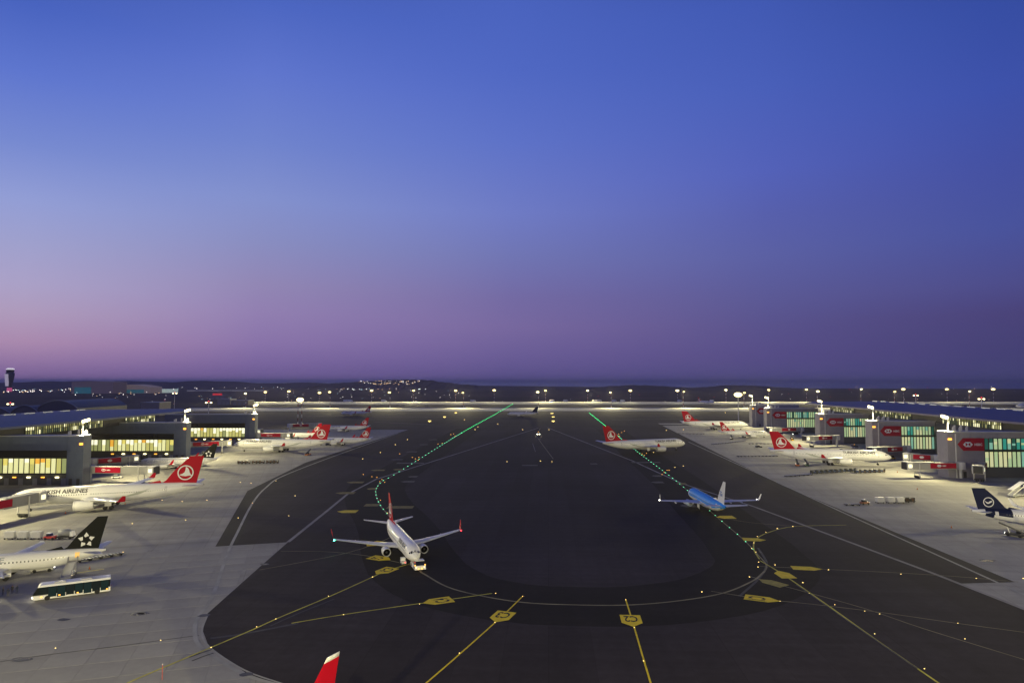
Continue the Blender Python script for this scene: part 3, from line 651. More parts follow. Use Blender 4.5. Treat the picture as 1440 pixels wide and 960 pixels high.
# unseen frontage lamps, added to brighten near pavement and camera-side aircraft
for k, (x, y, pw) in enumerate(((-178, 30, 520000), (-42, -6, 560000), (50, -6, 560000), (195, 40, 480000))):
    high_mast(x, y, 30, ('left', 'inner left', 'inner right', 'right')[k] + ' unseen frontage floodlight mast added behind the viewpoint', 'added frontage masts out of view', 1, False, pw, LAMPH, 1.4, aimp=(x * .75, y + 75, 0))
bright = [(374, 551), (407, 550), (450, 552), (523, 549), (582, 549), (641, 549), (695, 548.5), (767, 549), (826, 549), (886, 549), (952, 549), (1020, 548), (1080, 548), (1133, 547.5), (1269, 547), (1330, 547), (1395, 547)]
for ib, (px, py) in enumerate(bright):
    Y = 1512; h = CAM_H + (HORIZON - py) * Y / F_PX
    high_mast((px - 720) / F_PX * Y, Y, h, 'bright far floodlight along the horizon, %s from the left' % nth(ib), 'far row of bright masts', 1, True, 1000000, LAMPF, 3.7, aimp=((px - 720) / F_PX * Y, Y - 60, 0))
dim = [(347, 553), (465, 551), (549, 551.5), (652, 552), (757, 551), (859, 551.5), (960, 550.5), (1045, 552), (1148, 550), (1209, 547), (1256, 550.5), (1361, 550)]
for ib, (px, py) in enumerate(dim):
    Y = 1172; h = CAM_H + (HORIZON - py) * Y / F_PX; l = 1.2 if px > 900 else -1.2
    high_mast((px - 720) / F_PX * Y, Y, h, 'dimmer striped mast between the two bright far aprons, %s from the left' % nth(ib), 'striped masts between the far aprons', 1, True, 500000, LAMPF, 2.6, l, aimp=((px - 720) / F_PX * Y, Y - 75, 0))
# masts seen over the roofs, left and right
for ib, (px, py, Y) in enumerate(((247, 553, 900), (17, 568, 640), (157, 567, 700), (295, 566, 640), (1378, 561, 640), (1286, 556, 820))):
    h = CAM_H + (HORIZON - py) * Y / F_PX; t = thing('cross_arm_mast', ('twin armed mast left of the farthest left gate wing', 'twin armed mast at the far left edge below the control tower', 'twin armed mast above the middle of the left terminal roof', 'twin armed mast over the second left gate wing roof', 'twin armed mast above the right terminal roof near the right edge', 'twin armed mast behind the middle of the right terminal roof')[ib], 'floodlight', ((px - 720) / F_PX * Y, Y, 0), 0, 'twin armed masts beyond the roofs')
    b = MB(); b.tube((0, 0, 0), (0, 0, h), .4, .25); b.tube((-2, 0, h), (2, 0, h), .22); b.build('pole', mat('mast_white', (.75, .75, .72), .4), t)
    for s_ in (-1, 1):
        b = MB(); b.box(s_ * 2.2 - .6, s_ * 2.2 + .6, -.6, .6, h - .3, h + .6); b.build('lamp', LAMPW, t)
    b = MB(); b.box(-.3, .3, -.3, .3, h + 1.2, h + 1.8); b.build('warning_lamp', REDL, t)
# ------------------------------------------------------------------ aircraft
FUS = [(0, .015, -.26), (.004, .15, -.26), (.012, .31, -.25), (.025, .48, -.21), (.042, .63, -.16), (.06, .76, -.10), (.08, .87, -.05), (.105, .95, -.015), (.135, 1, 0), (.30, 1, 0), (.50, 1, 0), (.64, 1, 0), (.70, .985, .012), (.76, .92, .07), (.82, .80, .18), (.87, .66, .29), (.92, .48, .41), (.96, .31, .51), (.985, .19, .57), (1.0, .11, .60)]
def fus_at(f):
    for (a, ra, za), (b, rb, zb) in zip(FUS, FUS[1:]):
        if a <= f <= b:
            t = (f - a) / (b - a); return ra + (rb - ra) * t, za + (zb - za) * t
    return FUS[-1][1:]
TYPES = {
    'single': dict(L=39.5, R=1.95, ax=3.35, fin=12.5, span=17.0, croot=7.4, sweep=.50, ctip=1.7, dih=.10, wl=2.4, er=1.03, el=4.3, ey=.285, ez=1.62, stab=7.1, gy=2.86, bog=1),
    'medium': dict(L=44.5, R=2.0, ax=3.75, fin=11.9, span=17.0, croot=7.2, sweep=.50, ctip=1.7, dih=.09, wl=2.4, er=1.10, el=4.6, ey=.335, ez=1.75, stab=6.3, gy=3.8, bog=1),
    'wide': dict(L=62.0, R=2.82, ax=5.0, fin=17.2, span=29.0, croot=11.8, sweep=.62, ctip=2.5, dih=.10, wl=1.9, er=1.62, el=6.6, ey=.325, ez=2.5, stab=9.7, gy=5.3, bog=2)}
def aircraft(name, label, kind, fin_m, body=None, wing_m=None, wl_m=None, eng_m=None, logo=None, titles=None, group='parked and taxiing airliners', lower=None, opendoor=None, tipwhite=False, navlights=False, motif=False, tailpaint=None, tailtext=None, strobes=False, wl_h=None):
    T = dict(TYPES[kind]); T['wl'] = wl_h or T['wl']; L, R, AX = T['L'], T['R'], T['ax']; body = body or WHITE; wing_m = wing_m or WINGW; wl_m = wl_m or RED; eng_m = eng_m or WHITE
    t = thing(name, label, 'airplane', (0, 0, 0), 0, group)
    X = lambda f: L * (.5 - f)
    n = 28
    def S(f, ang, out=0.0):   # point on the skin, ang from +y (left side, facing +x) upwards
        r, z = fus_at(f); return (X(f), (R * r + out) * math.cos(ang), AX + R * z + (R * r * 1.03 + out) * math.sin(ang))
    b = MB(); R_s = [[S(f, 2 * math.pi * i / n) for i in range(n)] for f, _, _ in FUS]; b.rings(R_s)
    mats = [body]
    if lower or tailpaint:
        mats = [body, lower or tailpaint]
        for i, f in enumerate(b.f):
            c = sum((Vector(b.v[k]) for k in f), Vector()) / len(f); fr = .5 - c.x / L
            r, z = fus_at(min(1, max(0, fr)))
            if lower: b.m[i] = 1 if c.z < AX + R * z - .30 * R else 0
            elif tailpaint: b.m[i] = 1 if (fr > .74 + .14 * (c.z < AX + R * z - .3) and fr < .93) else 0
    b.build('fuselage', mats, t, smooth=True)
    # flight deck windows
    b = MB()
    for sgn in (1, -1):
        for a0, a1, f0, f1 in ((60, 87, .030, .046), (35, 56, .033, .052), (20, 33, .045, .060)):
            a0r, a1r = math.radians(a0), math.radians(a1)
            q = [S(f0 + .003, a0r, .025), S(f0, a1r, .025), S(f1, a1r, .025), S(f1, a0r, .025)]
            b.add([(x, sgn * y, z) for x, y, z in q], [(0, 1, 2, 3)])
    b.build('cockpit_window', GLASS, t, fix=False)
    # cabin windows: too small to pick apart
    b = MB(); f = .14
    while f < .80:
        if not (.40 < f < .415):
            for sgn in (1, -1):
                a0, a1 = math.radians(4), math.radians(4 + 20 / R); w = .13 / L
                b.add([(x, sgn * y, z) for x, y, z in (S(f - w, a0, .012), S(f + w, a0, .012), S(f + w, a1, .012), S(f - w, a1, .012))], [(0, 1, 2, 3)])
        f += .75 / L
    b.build('cabin_windows', mat('cabin_glass', (.10, .11, .12), .2), t, fix=False)['kind'] = 'stuff'
    # doors: outline panels a little proud of the skin
    for fd in (.115, .855 if kind != 'wide' else .80):
        for sgn in (1, -1):
            b = MB(); w = .45 / L; q = [S(fd + dw, math.radians(ad), .02) for dw in (-w, w) for ad in (-12, 5, 22, 35)]
            b.add([(x, sgn * y, z) for x, y, z in q], [(0, 1, 5, 4), (1, 2, 6, 5), (2, 3, 7, 6)])
            op = opendoor and fd > .5 and sgn == opendoor
            b.build('door', mat('door_lit', (.3, .2, .1), emit=(1, .55, .12), estr=.9) if op else mat('door_grey', (.66, .66, .66), .4), t, fix=False)
    # wings
    s = T['span']; foil = [(0, 0), (.06, .055), (.25, .085), (.55, .065), (1, .004), (1, -.004), (.55, -.03), (.2, -.04), (.05, -.03)]
    def section(xle, y, z, c, th=1.0): return [(xle - u * c, y, z + w * c * th) for u, w in foil]
    xr = X(.345); z0 = AX - .62 * R
    stations = [(.0, T['croot']), (.33, T['croot'] * .58), (.7, T['croot'] * .36), (1.0, T['ctip'])]
    def wpos(f): y = f * s; return xr - T['sweep'] * max(0, y - .3 * R), y, z0 + T['dih'] * y
    for sgn in (1, -1):
        b = MB(); secs = []
        for f, c in stations:
            x, y, z = wpos(f); secs.append([(p[0], sgn * p[1], p[2]) for p in section(x, y, z, c, 1.1 if f < .5 else .9)])
        b.rings(secs); w = b.build('wing', wing_m, t, smooth=True); shade_auto(w, 50)
        x, y, z = wpos(1.0); b = MB(); h = T['wl']; c = T['ctip']
        b.rings([[(p[0], sgn * p[1], p[2]) for p in section(x, y, z, c, .8)], [(px - .35 * h, sgn * (y + .28), z + .25 * h + (pz - z) * .3) for px, _, pz in section(x, y, z, c * .8, .6)],
                 [(x - .62 * h - u * c * .62, sgn * (y + .45 + wv * c), z + .62 * h) for u, wv in foil], [(x - .95 * h - u * c * .36, sgn * (y + .62 + wv * c * .4), z + h) for u, wv in foil]])
        wo = b.build('winglet', wl_m, w, smooth=True); shade_auto(wo, 50)
        # flap track fairings
        for ff in (.28, .48, .68):
            x, y, z = wpos(ff); c = T['croot'] * (.62 - .35 * ff)
            b = MB(); b.lathe([(-.5, .05), (0, .22), (1.2, .26), (2.4, .05)], 'x', (x - c * .8 - 1.4, sgn * y, z - .28), 6); b.build('flap_fairing', wing_m, w, smooth=True)
        if navlights or strobes:
            x, y, z = wpos(1.0); b = MB(); b.lathe([(-.25, .03), (-.12, .2), (.12, .2), (.25, .03)], 'x', (x + .2, sgn * (y + .1), z), 8); b.build('wing_tip_light', (HEADL if strobes else (REDL if sgn > 0 else GREENL)), w)
    # wing to body fairing
    b = MB(); b.lathe([(X(.33), .1), (X(.37), R * .72), (X(.47), R * .80), (X(.56), R * .62), (X(.60), .1)], 'x', (0, 0, AX - .52 * R), 14); b.build('belly_fairing', mats[-1] if lower else body, t, smooth=True)
    # engines
    for sgn in (1, -1):
        fy = T['ey']; x, y, z = wpos(fy); er, el, ez = T['er'], T['el'], T['ez']; xf = x + el * .62
        b = MB(); b.lathe([(0, er * .86), (.04 * el, er * .97), (-.10 * el, er * 1.04), (-.35 * el, er * 1.05), (-.70 * el, er * .90), (-.86 * el, er * .78), (-.86 * el, er * .55)], 'x', (xf, sgn * y, ez), 22, False, False)
        en = b.build('engine', eng_m, t, smooth=True); shade_auto(en, 60)
        b = MB(); b.lathe([(.02 * el, er * .87), (.05 * el, er * .93), (.0, er * .98), (-.04 * el, er * 1.02)], 'x', (xf + .01, sgn * y, ez), 22, False, False); b.build('intake_lip', mat('lip_metal', (.6, .6, .62), .3, .6), en, smooth=True)
        b = MB(); b.lathe([(-.10 * el, er * .87), (-.11 * el, .02)], 'x', (xf, sgn * y, ez), 18); b.build('fan', mat('fan', (.003, .003, .0035), .8, spec=.05), en)
        b = MB(); b.lathe([(-.11 * el, er * .28), (.0 * el, .04)], 'x', (xf, sgn * y, ez), 10); b.build('spinner', mat('spinner', (.08, .08, .085), .4), en, smooth=True)
        b = MB(); b.lathe([(-.70 * el, er * .52), (-.95 * el, er * .44), (-1.08 * el, er * .2)], 'x', (xf, sgn * y, ez), 14); b.build('exhaust_cone', METAL, en, smooth=True)
        b = MB(); yy = sgn * y; b.hexa([(xf - .25 * el, yy - .16, ez + er * .9), (xf - .85 * el, yy - .16, ez + er * .6), (xf - .95 * el, yy + .16, ez + er * .6), (xf - .25 * el, yy + .16, ez + er * .9)], [(xf - .42 * el, yy - .12, z + .15), (xf - 1.0 * el, yy - .12, z), (xf - 1.0 * el, yy + .12, z), (xf - .42 * el, yy + .12, z + .15)]); b.build('pylon', wing_m, en)
    # fin
    zb = AX + R * .80; H = T['fin'] - zb; xl = X(.757); cr_ = L * .203; sw = .80 * H + .038 * L
    secs = []
    for u, cf in ((0, 1.0), (.12, .87), (.5, .62), (.93, .37), (1, .30)):
        c = cr_ * cf; x0 = xl - (sw * u if u > .12 else sw * u * 1.75); th = .62 if kind == 'wide' else .4
        te = xl - cr_ - .24 * H * u
        c = (x0 - te); secs.append([(x0 - q * c, w_ * th * (1 - .55 * u) * 4.2 * .8, zb + H * u) for q, w_ in [(0, 0), (.08, .05), (.3, .085), (.7, .05), (1, .004), (1, -.004), (.7, -.05), (.3, -.085), (.08, -.05)]])
    b = MB(); b.rings(secs[:4] if tipwhite else secs); fin = b.build('tail_fin', fin_m, t, smooth=True); shade_auto(fin, 40)
    if tipwhite:
        b = MB(); b.rings(secs[3:]); b.build('fin_tip', WHITE, fin, smooth=True)
    b = MB(); b.rings([[(xl + 4.2 * R / 2, 0, zb + .15), (xl + 4.2 * R / 2 - .1, .05, zb + .1), (xl + 4.2 * R / 2 - .1, -.05, zb + .1)], [(xl - .4, 0, zb + H * .15), (xl - 1.2, .2, zb), (xl - 1.2, -.2, zb)]]); b.build('dorsal_fillet', fin_m, fin)
    if logo:
        off = (.62 if kind == 'wide' else .4) * .085 * 4.2 * .8 + .03
        def fin_art(polys, cu, size, m, lift=0.0, nm='emblem', tris=False, mirror=False):
            zc = zb + H * cu; xc = (xl - sw * cu + xl - cr_ - .24 * H * cu) / 2
            for sgn in (1, -1):
                b = MB()
                for poly in polys:
                    pts = [(xc - (1 if mirror else sgn) * p[0] * size, sgn * (off + lift), zc + p[1] * size) for p in poly]
                    b.add(pts, [tuple(range(len(pts)))] if not tris else tessellate_polygon([[Vector(q) for q in pts]]))
                b.build(nm, m, fin, fix=False)
        def ring(r0, r1, n_=28): return [[(math.cos(a) * r, math.sin(a) * r) for a, r in ((2 * math.pi * i / n_, r0), (2 * math.pi * (i + 1) / n_, r0), (2 * math.pi * (i + 1) / n_, r1), (2 * math.pi * i / n_, r1))] for i in range(n_)]
        if logo == 'bird':
            sz = H * .275; fin_art(ring(.85, 1.0), .40, sz, LOGOW, nm='emblem_ring')
            fin_art([[(-.80, -.26), (-.40, -.14), (-.14, .04), (-.02, .36), (.02, .80), (.27, .64), (.43, .36), (.50, .04), (.62, -.20), (.82, -.42), (.45, -.40), (.05, -.48), (-.38, -.42)]], .40, sz, LOGOW, nm='emblem_bird', tris=True, mirror=True)
        if logo == 'star':
            pol = []
            for k in range(5):
                a0 = math.pi / 2 + k * 2 * math.pi / 5; rot = lambda p: (p[0] * math.cos(a0) - p[1] * math.sin(a0), p[0] * math.sin(a0) + p[1] * math.cos(a0))
                pol.append([rot(p) for p in ((1.0, .0), (.52, -.30), (.36, .12), (.55, .28))])
            fin_art(pol, .30, H * .24, LOGOW, nm='emblem_star', tris=True)
        if logo == 'crane':
            sz = H * .23; fin_art(ring(.84, 1.0), .36, sz, LOGOW, nm='emblem_ring')
            fin_art([[(.8, .34), (.35, .04), (.05, -.05), (-.2, .18), (-.75, .42), (-.5, .16), (-.78, .10), (-.45, 0), (-.55, -.06), (-.25, -.14), (-.1, -.32), (.25, -.32), (.45, -.14)]], .36, sz, LOGOW, nm='emblem_bird', tris=True, mirror=True)
        if logo == 'letters':
            vs, fs = text_mesh('KLM', H * .17, .03); zc = zb + H * .34; xc = (xl - sw * .34 + xl - cr_ - .24 * H * .34) / 2; wd = max(v[0] for v in vs)
            for sgn in (1, -1):
                b = MB(); b.add([(xc - sgn * (v[0] - wd / 2), sgn * (off + .0), zc + v[1]) for v in vs], fs); b.build('lettering', mat('letter_blue', (.02, .14, .5), .4), fin, fix=False)
                b = MB()
                for k in range(-2, 3): b.lathe([(-.02, .16), (.02, .16)], 'y', (xc + k * .38, sgn * (off + .03), zc + H * .17 + (.1 if k % 2 == 0 else .0)), 8)
                b.build('crown_dots', mat('letter_blue', (.02, .14, .5), .4), fin)
    # tailplane
    for sgn in (1, -1):
        zs = AX + R * .48; xt = X(.865); cs = L * .098; sp = T['stab']
        b = MB(); b.rings([[(p[0], sgn * p[1], p[2]) for p in section(xt - u * sp * .62, u * sp, zs + u * sp * .11, cs * (1 - .64 * u), .8)] for u in (0, .5, 1)]); st = b.build('tailplane', wing_m, t, smooth=True); shade_auto(st, 50)
    b = MB(); b.lathe([(0, .1 * R), (.5, .12 * R)], 'x', (X(1.0) - .1, 0, AX + .60 * R), 8); b.build('exhaust_port', DARK, t)
    # landing gear
    gx = X(.112); b = MB(); b.tube((gx, 0, .5), (gx + .2, 0, AX - R * .8), .13); g = b.build('nose_gear', METAL, t); wr = .38 if kind != 'wide' else .52
    for sy in (-.28, .28):
        b = MB(); b.lathe([(-.14, wr * .7), (-.12, wr), (.12, wr), (.14, wr * .7)], 'y', (gx, sy, wr), 12); b.build('wheel', TYRE, g)
    for sgn in (1, -1):
        mx = X(.515); gy = T['gy'] * sgn; wr2 = .56 if kind != 'wide' else .68
        b = MB(); b.tube((mx, gy, wr2), (mx + .2, gy * .96, AX - R * .45), .2); g = b.build('main_gear', METAL, t)
        for bx in ((0,) if T['bog'] == 1 else (-.95, .95)):
            for sy in (-.45, .45):
                b = MB(); b.lathe([(-.2, wr2 * .7), (-.17, wr2), (.17, wr2), (.2, wr2 * .7)], 'y', (mx + bx, gy + sy, wr2), 12); b.build('wheel', TYRE, g)
        b = MB(); b.box(mx - 1.0, mx + 1.1, gy + sgn * .25, gy + sgn * .32, AX - R * 1.3, AX - R * .55); b.build('gear_door', lower or body, g)
    # lettering and motif wrapped on the sides
    def wrap(vs, f_start, zmid, sgn, out=.02):
        o = []
        for u, v in vs:
            f = f_start + u / L if sgn > 0 else f_start - u / L   # reads nose to tail on the left side, tail to nose on the right
            r, z = fus_at(min(.99, max(.01, f))); rr = R * r; ang = (zmid + v) / rr; o.append(S(f, ang, out) if sgn > 0 else (S(f, ang, out)[0], -S(f, ang, out)[1], S(f, ang, out)[2]))
        return o
    for (txt, size, f0, f1, v0, m) in (titles or ()):
        vs, fs = text_mesh(txt, size, .05 * size / 1.9, True); wd = max(v[0] for v in vs)
        for sgn in (1, -1):
            k = (f1 - f0) * L / wd   # stretched to its run along the side
            pts = wrap([(v[0] * k, v[1]) for v in vs], f0 if sgn > 0 else f1, v0, sgn); b = MB(); b.add(pts, fs); b.build('lettering', m, t, fix=False)
    if motif:
        for sgn in (1, -1):
            b = MB()
            for k in range(6):
                rows = []
                for i in range(9):
                    t_ = i / 8; f = .555 + .016 * k + .085 * t_; v = -1.45 + .16 * k + (1.5 + .12 * k) * t_ ** 1.5; hw = .17 * math.sin(math.pi * min(.97, max(.03, t_)))
                    for q_ in (v - hw, v + hw):
                        p_ = S(f, q_ / (R * fus_at(f)[0]), .025); rows.append((p_[0], sgn * p_[1], p_[2]))
                b.add(rows, [(2 * i, 2 * i + 1, 2 * i + 3, 2 * i + 2) for i in range(8)])
            b.build('leaf_motif', LEAFG, t, fix=False)
    return t
def place(o, x, y, hx, hy):
    o.location = (x, y, 0); o.rotation_euler = (0, 0, math.atan2(hy, hx)); return o

TH = [('TURKISH AIRLINES', 2.1, .14, .40, 1.0, TEXTD)]
TH1 = [('TURKISH AIRLINES', 1.25, .14, .36, .75, TEXTD)]
A330 = aircraft('wide_body_airplane', 'white twin aisle airliner with red bird emblem tail, nearest at the left jet bridge', 'wide', RED, logo='bird', titles=TH, motif=True); place(A330, -144.6, 247.8, -.945, -.327)
def again(src, label, x, y, hx, hy): o = copy_tree(src); o['label'] = label; return place(o, x, y, hx, hy)
again(A330, 'white twin aisle red tailed airliner parked before the second right gate wing', 173.5, 376, .978, -.21)
again(A330, 'white red tailed twin aisle airliner on the dark asphalt crossing the right green lights', 85, 440, .924, .382)
again(A330, 'white red tailed twin aisle airliner on the left apron beyond the row of dark carts', -148, 443, -.999, -.03)
again(A330, 'white red tailed twin aisle airliner farthest along the right apron', 190, 643, 1, -.02)
again(A330, 'white airliner far behind the right terminal roof at the frame edge', 862, 1129, -1, .05)
N737 = aircraft('narrow_body_airplane', 'white airliner with red tail being towed nose first toward the viewer', 'single', RED, logo='bird', titles=TH1, navlights=True); place(N737, -29.5, 184.1, .34, -.94)
N2 = aircraft('narrow_body_airplane', 'small white red tailed airliner on the left apron right of the larger one', 'single', RED, logo='bird', titles=TH1); place(N2, -119.7, 486, -1, .0)
again(N2, 'white airliner whose red tail hides behind a larger red tail, near left jet bridges', -167, 532, -1, 0)
again(N2, 'farthest white red tailed airliner parked on the left apron', -148.5, 617, -1, .0)
again(N2, 'distant white red tailed airliner taxiing left before the bright far apron', -206, 905, -1, .02)
again(N2, 'small white red tailed airliner on the right apron behind the long parked one', 187, 552, 1, -.03)
again(N2, 'tiny red tailed airliner on the farthest bright apron right of centre', 394, 1393, .6, -.8)
J = aircraft('narrow_body_airplane', 'distant white airliner with dark tail crossing the middle of the taxiway', 'single', NAVY, wl_m=WHITE); place(J, 14, 885, -1, .03)
D = aircraft('narrow_body_airplane', 'white airliner with black star emblem tail beside the boarding stairs and bus', 'single', BLACKT, logo='star', titles=[('STAR ALLIANCE', 1.7, .12, .495, .42, TITLEG)], opendoor=1, wl_m=WINGW, wl_h=.5); place(D, -116.3, 160, -.925, -.38)
E = aircraft('narrow_body_airplane', 'white airliner with black star emblem tail at the second left gate wing', 'single', BLACKT, logo='star', titles=[('STAR ALLIANCE', 1.2, .12, .40, .42, TITLEG)], wl_m=RED); place(E, -174, 358, -.994, -.1)
K = aircraft('narrow_body_airplane', 'bright blue and white airliner taxiing away on the right green lights', 'single', WHITE, body=KBLUE, lower=WHITE, logo='letters', wl_m=WHITE, eng_m=mat('engine_blue_grey', (.45, .55, .7), .35), strobes=True); place(K, 68.3, 242.5, -.03, 1)
O = aircraft('narrow_body_airplane', 'white airliner with dark blue crane emblem tail cut by the right frame edge', 'medium', NAVY, logo='crane', wl_m=WHITE, tailpaint=NAVY); place(O, 164.7, 210.5, .975, -.2)
Rr = aircraft('narrow_body_airplane', 'airliner at the bottom edge showing only a red fin with white tip', 'single', RED, tipwhite=True); place(Rr, -29.6, 66.6, -.44, -.90)
# ------------------------------------------------------------------ ground vehicles and equipment
def wheel_set(parent, spots, r, w=.3, name='wheel', rim=False):
    for x, y in spots:
        b = MB(); b.lathe([(-w / 2, r * .75), (-w / 2 + .04, r), (w / 2 - .04, r), (w / 2, r * .75)], 'y', (x, y, r), 12); o = b.build(name, TYRE, parent)
        if rim:
            q = MB(); q.lathe([(-w / 2 - .02, r * .5), (w / 2 + .02, r * .5)], 'y', (x, y, r), 10); q.build('rim', METAL, o)
def lights(parent, spots, m, name, s=.18):
    for x, y, z in spots:
        b = MB(); b.lathe([(-.06, s * .7), (0, s), (.08, s * .8)], 'x', (x, y, z), 8); b.build(name, m, parent)

def bus(label, x, y, hx, hy):
    t = thing('apron_bus', label, 'bus', (x, y, 0), math.atan2(hy, hx), 'apron buses'); L, W = 13.8, 3.0; w2 = W / 2
    b = MB(); b.hexa([(-L / 2, -w2, .32), (L / 2 - .2, -w2, .32), (L / 2 - .2, w2, .32), (-L / 2, w2, .32)], [(-L / 2, -w2, 1.25), (L / 2, -w2, 1.15), (L / 2, w2, 1.15), (-L / 2, w2, 1.25)]); b.build('body', WHITE, t)
    b = MB(); b.hexa([(-L / 2 + .05, -w2 + .06, 1.25), (L / 2 - .08, -w2 + .06, 1.25), (L / 2 - .08, w2 - .06, 1.25), (-L / 2 + .05, w2 - .06, 1.25)], [(-L / 2 + .05, -w2 + .06, 2.75), (L / 2 - .95, -w2 + .06, 2.75), (L / 2 - .95, w2 - .06, 2.75), (-L / 2 + .05, w2 - .06, 2.75)]); b.build('cabin', mat('bus_dark', (.004, .007, .008), .2), t)
    b = MB(); b.hexa([(-L / 2, -w2, 2.76), (L / 2 - .9, -w2, 2.76), (L / 2 - .9, w2, 2.76), (-L / 2, w2, 2.76)], [(-L / 2 + .1, -w2 + .15, 3.12), (L / 2 - 1.3, -w2 + .15, 3.12), (L / 2 - 1.3, w2 - .15, 3.12), (-L / 2 + .1, w2 - .15, 3.12)]); rf = b.build('roof', WHITE, t)
    for x0 in (-3.5, 1.2):
        b = MB(); b.box(x0, x0 + 2.0, -.7, .7, 3.13, 3.32); b.build('air_unit', LGREY, rf)
    cols = [mat('bus_glass_teal', (.005, .016, .019), .12, emit=(.05, .30, .34), estr=.02), mat('bus_glass_dark', (.006, .012, .014), .12, emit=(.02, .08, .08), estr=.03)]
    for sgn in (1, -1):
        for k in range(8):
            x0 = -L / 2 + .35 + k * 1.55; b = MB(); b.box(x0, x0 + 1.42, sgn * (w2 + .004), sgn * (w2 + .03), (.5 if k in (2, 5) else .66) if k < 7 else 1.3, 2.68); b.build('door' if k in (2, 5) else 'window', cols[(k * 5 + 1) % 3 == 0], t)
        for xx in (-L / 2 + .6, -1.0, 2.2, L / 2 - 1.6):
            b = MB(); b.box(xx - .16, xx + .16, sgn * w2, sgn * (w2 + .05), .72, .92); b.build('marker_lamp', AMBER, t)
    b = MB(); b.hexa([(L / 2 - .02, -w2 + .15, 1.22), (L / 2 + .02, -w2 + .15, 1.22), (L / 2 + .02, w2 - .15, 1.22), (L / 2 - .02, w2 - .15, 1.22)], [(L / 2 - .93, -w2 + .15, 2.7), (L / 2 - .87, -w2 + .15, 2.7), (L / 2 - .87, w2 - .15, 2.7), (L / 2 - .93, w2 - .15, 2.7)]); b.build('windscreen', GLASS, t)
    wheel_set(t, [(L / 2 - 2.6, sg * (w2 - .12)) for sg in (1, -1)] + [(-L / 2 + 2.4, sg * (w2 - .12)) for sg in (1, -1)], .5, .32)
    lights(t, [(L / 2 + .02, sg * 1.1, .8) for sg in (1, -1)], HEADL, 'headlight', .2)
    lights(t, [(-L / 2 - .05, sg * 1.2, .8) for sg in (1, -1)], mat('lens_red', (.3, .01, .01), .3), 'tail_lamp', .12)
    return t
p = G(94, 839); q = G(150, 829); r = G(40, 843)
bus('long white apron bus with dark windows, below the boarding stairs', p.x + .4, p.y + 1.2, r.x - q.x, r.y - q.y)
p = G(-14, 852); bus('apron bus at the left frame edge, only its front corner showing', p.x - 7.2, p.y + 1, .98, .1)

def stairs(label, x, y, hx, hy, top=2.9, L=7.5, canopy=False):
    """boarding stairs: +x is the high end"""
    t = thing('boarding_stairs', label, 'boarding stairs', (x, y, 0), math.atan2(hy, hx), 'mobile boarding stairs')
    b = MB(); b.box(-L / 2, L / 2 - .5, -1.0, 1.0, .45, .75); b.build('chassis', GREYP, t)
    n = 14
    for k in range(n):
        x0 = -L / 2 + (L - 1.6) * k / n; b = MB(); z = .75 + (top - .75) * (k + 1) / n; b.box(x0, x0 + (L - 1.6) / n + .06, -.85, .85, z - .14, z); b.build('step', LGREY, t)
    b = MB(); b.box(L / 2 - 1.6, L / 2, -.95, .95, top - .16, top); b.build('platform', LGREY, t)
    for sg in (1, -1):
        b = MB(); b.hexa([(-L / 2, sg * .88, .8), (-L / 2, sg * .94, .8), (L / 2 - 1.6, sg * .94, top), (L / 2 - 1.6, sg * .88, top)], [(-L / 2, sg * .88, 1.15), (-L / 2, sg * .94, 1.15), (L / 2 - 1.6, sg * .94, top + .5), (L / 2 - 1.6, sg * .88, top + .5)]); b.build('side_panel', LGREY, t)
        b = MB(); b.box(L / 2 - 1.6, L / 2, sg * .9, sg * .95, top, top + 1.1); b.build('rail', LGREY, t)
        b = MB(); b.tube((L / 2 - .8, sg * .7, .5), (L / 2 - .8, sg * .7, top - .1), .09); b.build('strut', METAL, t)
    if canopy:
        b = MB(); b.hexa([(-L / 2, -1, 2.9), (L / 2, -1, top + 2.1), (L / 2, 1, top + 2.1), (-L / 2, 1, 2.9)], [(-L / 2, -1, 3.0), (L / 2, -1, top + 2.2), (L / 2, 1, top + 2.2), (-L / 2, 1, 3.0)]); b.build('canopy', WHITE, t)
    wheel_set(t, [(-L / 2 + 1, .85), (-L / 2 + 1, -.85), (L / 2 - 1.4, .85), (L / 2 - 1.4, -.85)], .38, .22)
    return t
p = G(102, 789, 2.9); q = G(93, 813, .4); h = Vector((p.x - q.x, p.y - q.y)).normalized()
stairs('pale grey boarding stairs against the black tailed airliner by the bus', (p.x + q.x) / 2, (p.y + q.y) / 2, h.x, h.y, 2.9, min(11, max(7.5, (Vector((p.x, p.y)) - Vector((q.x, q.y))).length)))
p = G(1430, 698); stairs('white covered boarding stairs standing alone by the right frame edge', p.x, p.y, .9, .45, 3.4, 9, True)
p = G(286, 655); stairs('white stairs under the tail of the second black tailed plane', p.x, p.y, -.2, .98, 3.0, 7)

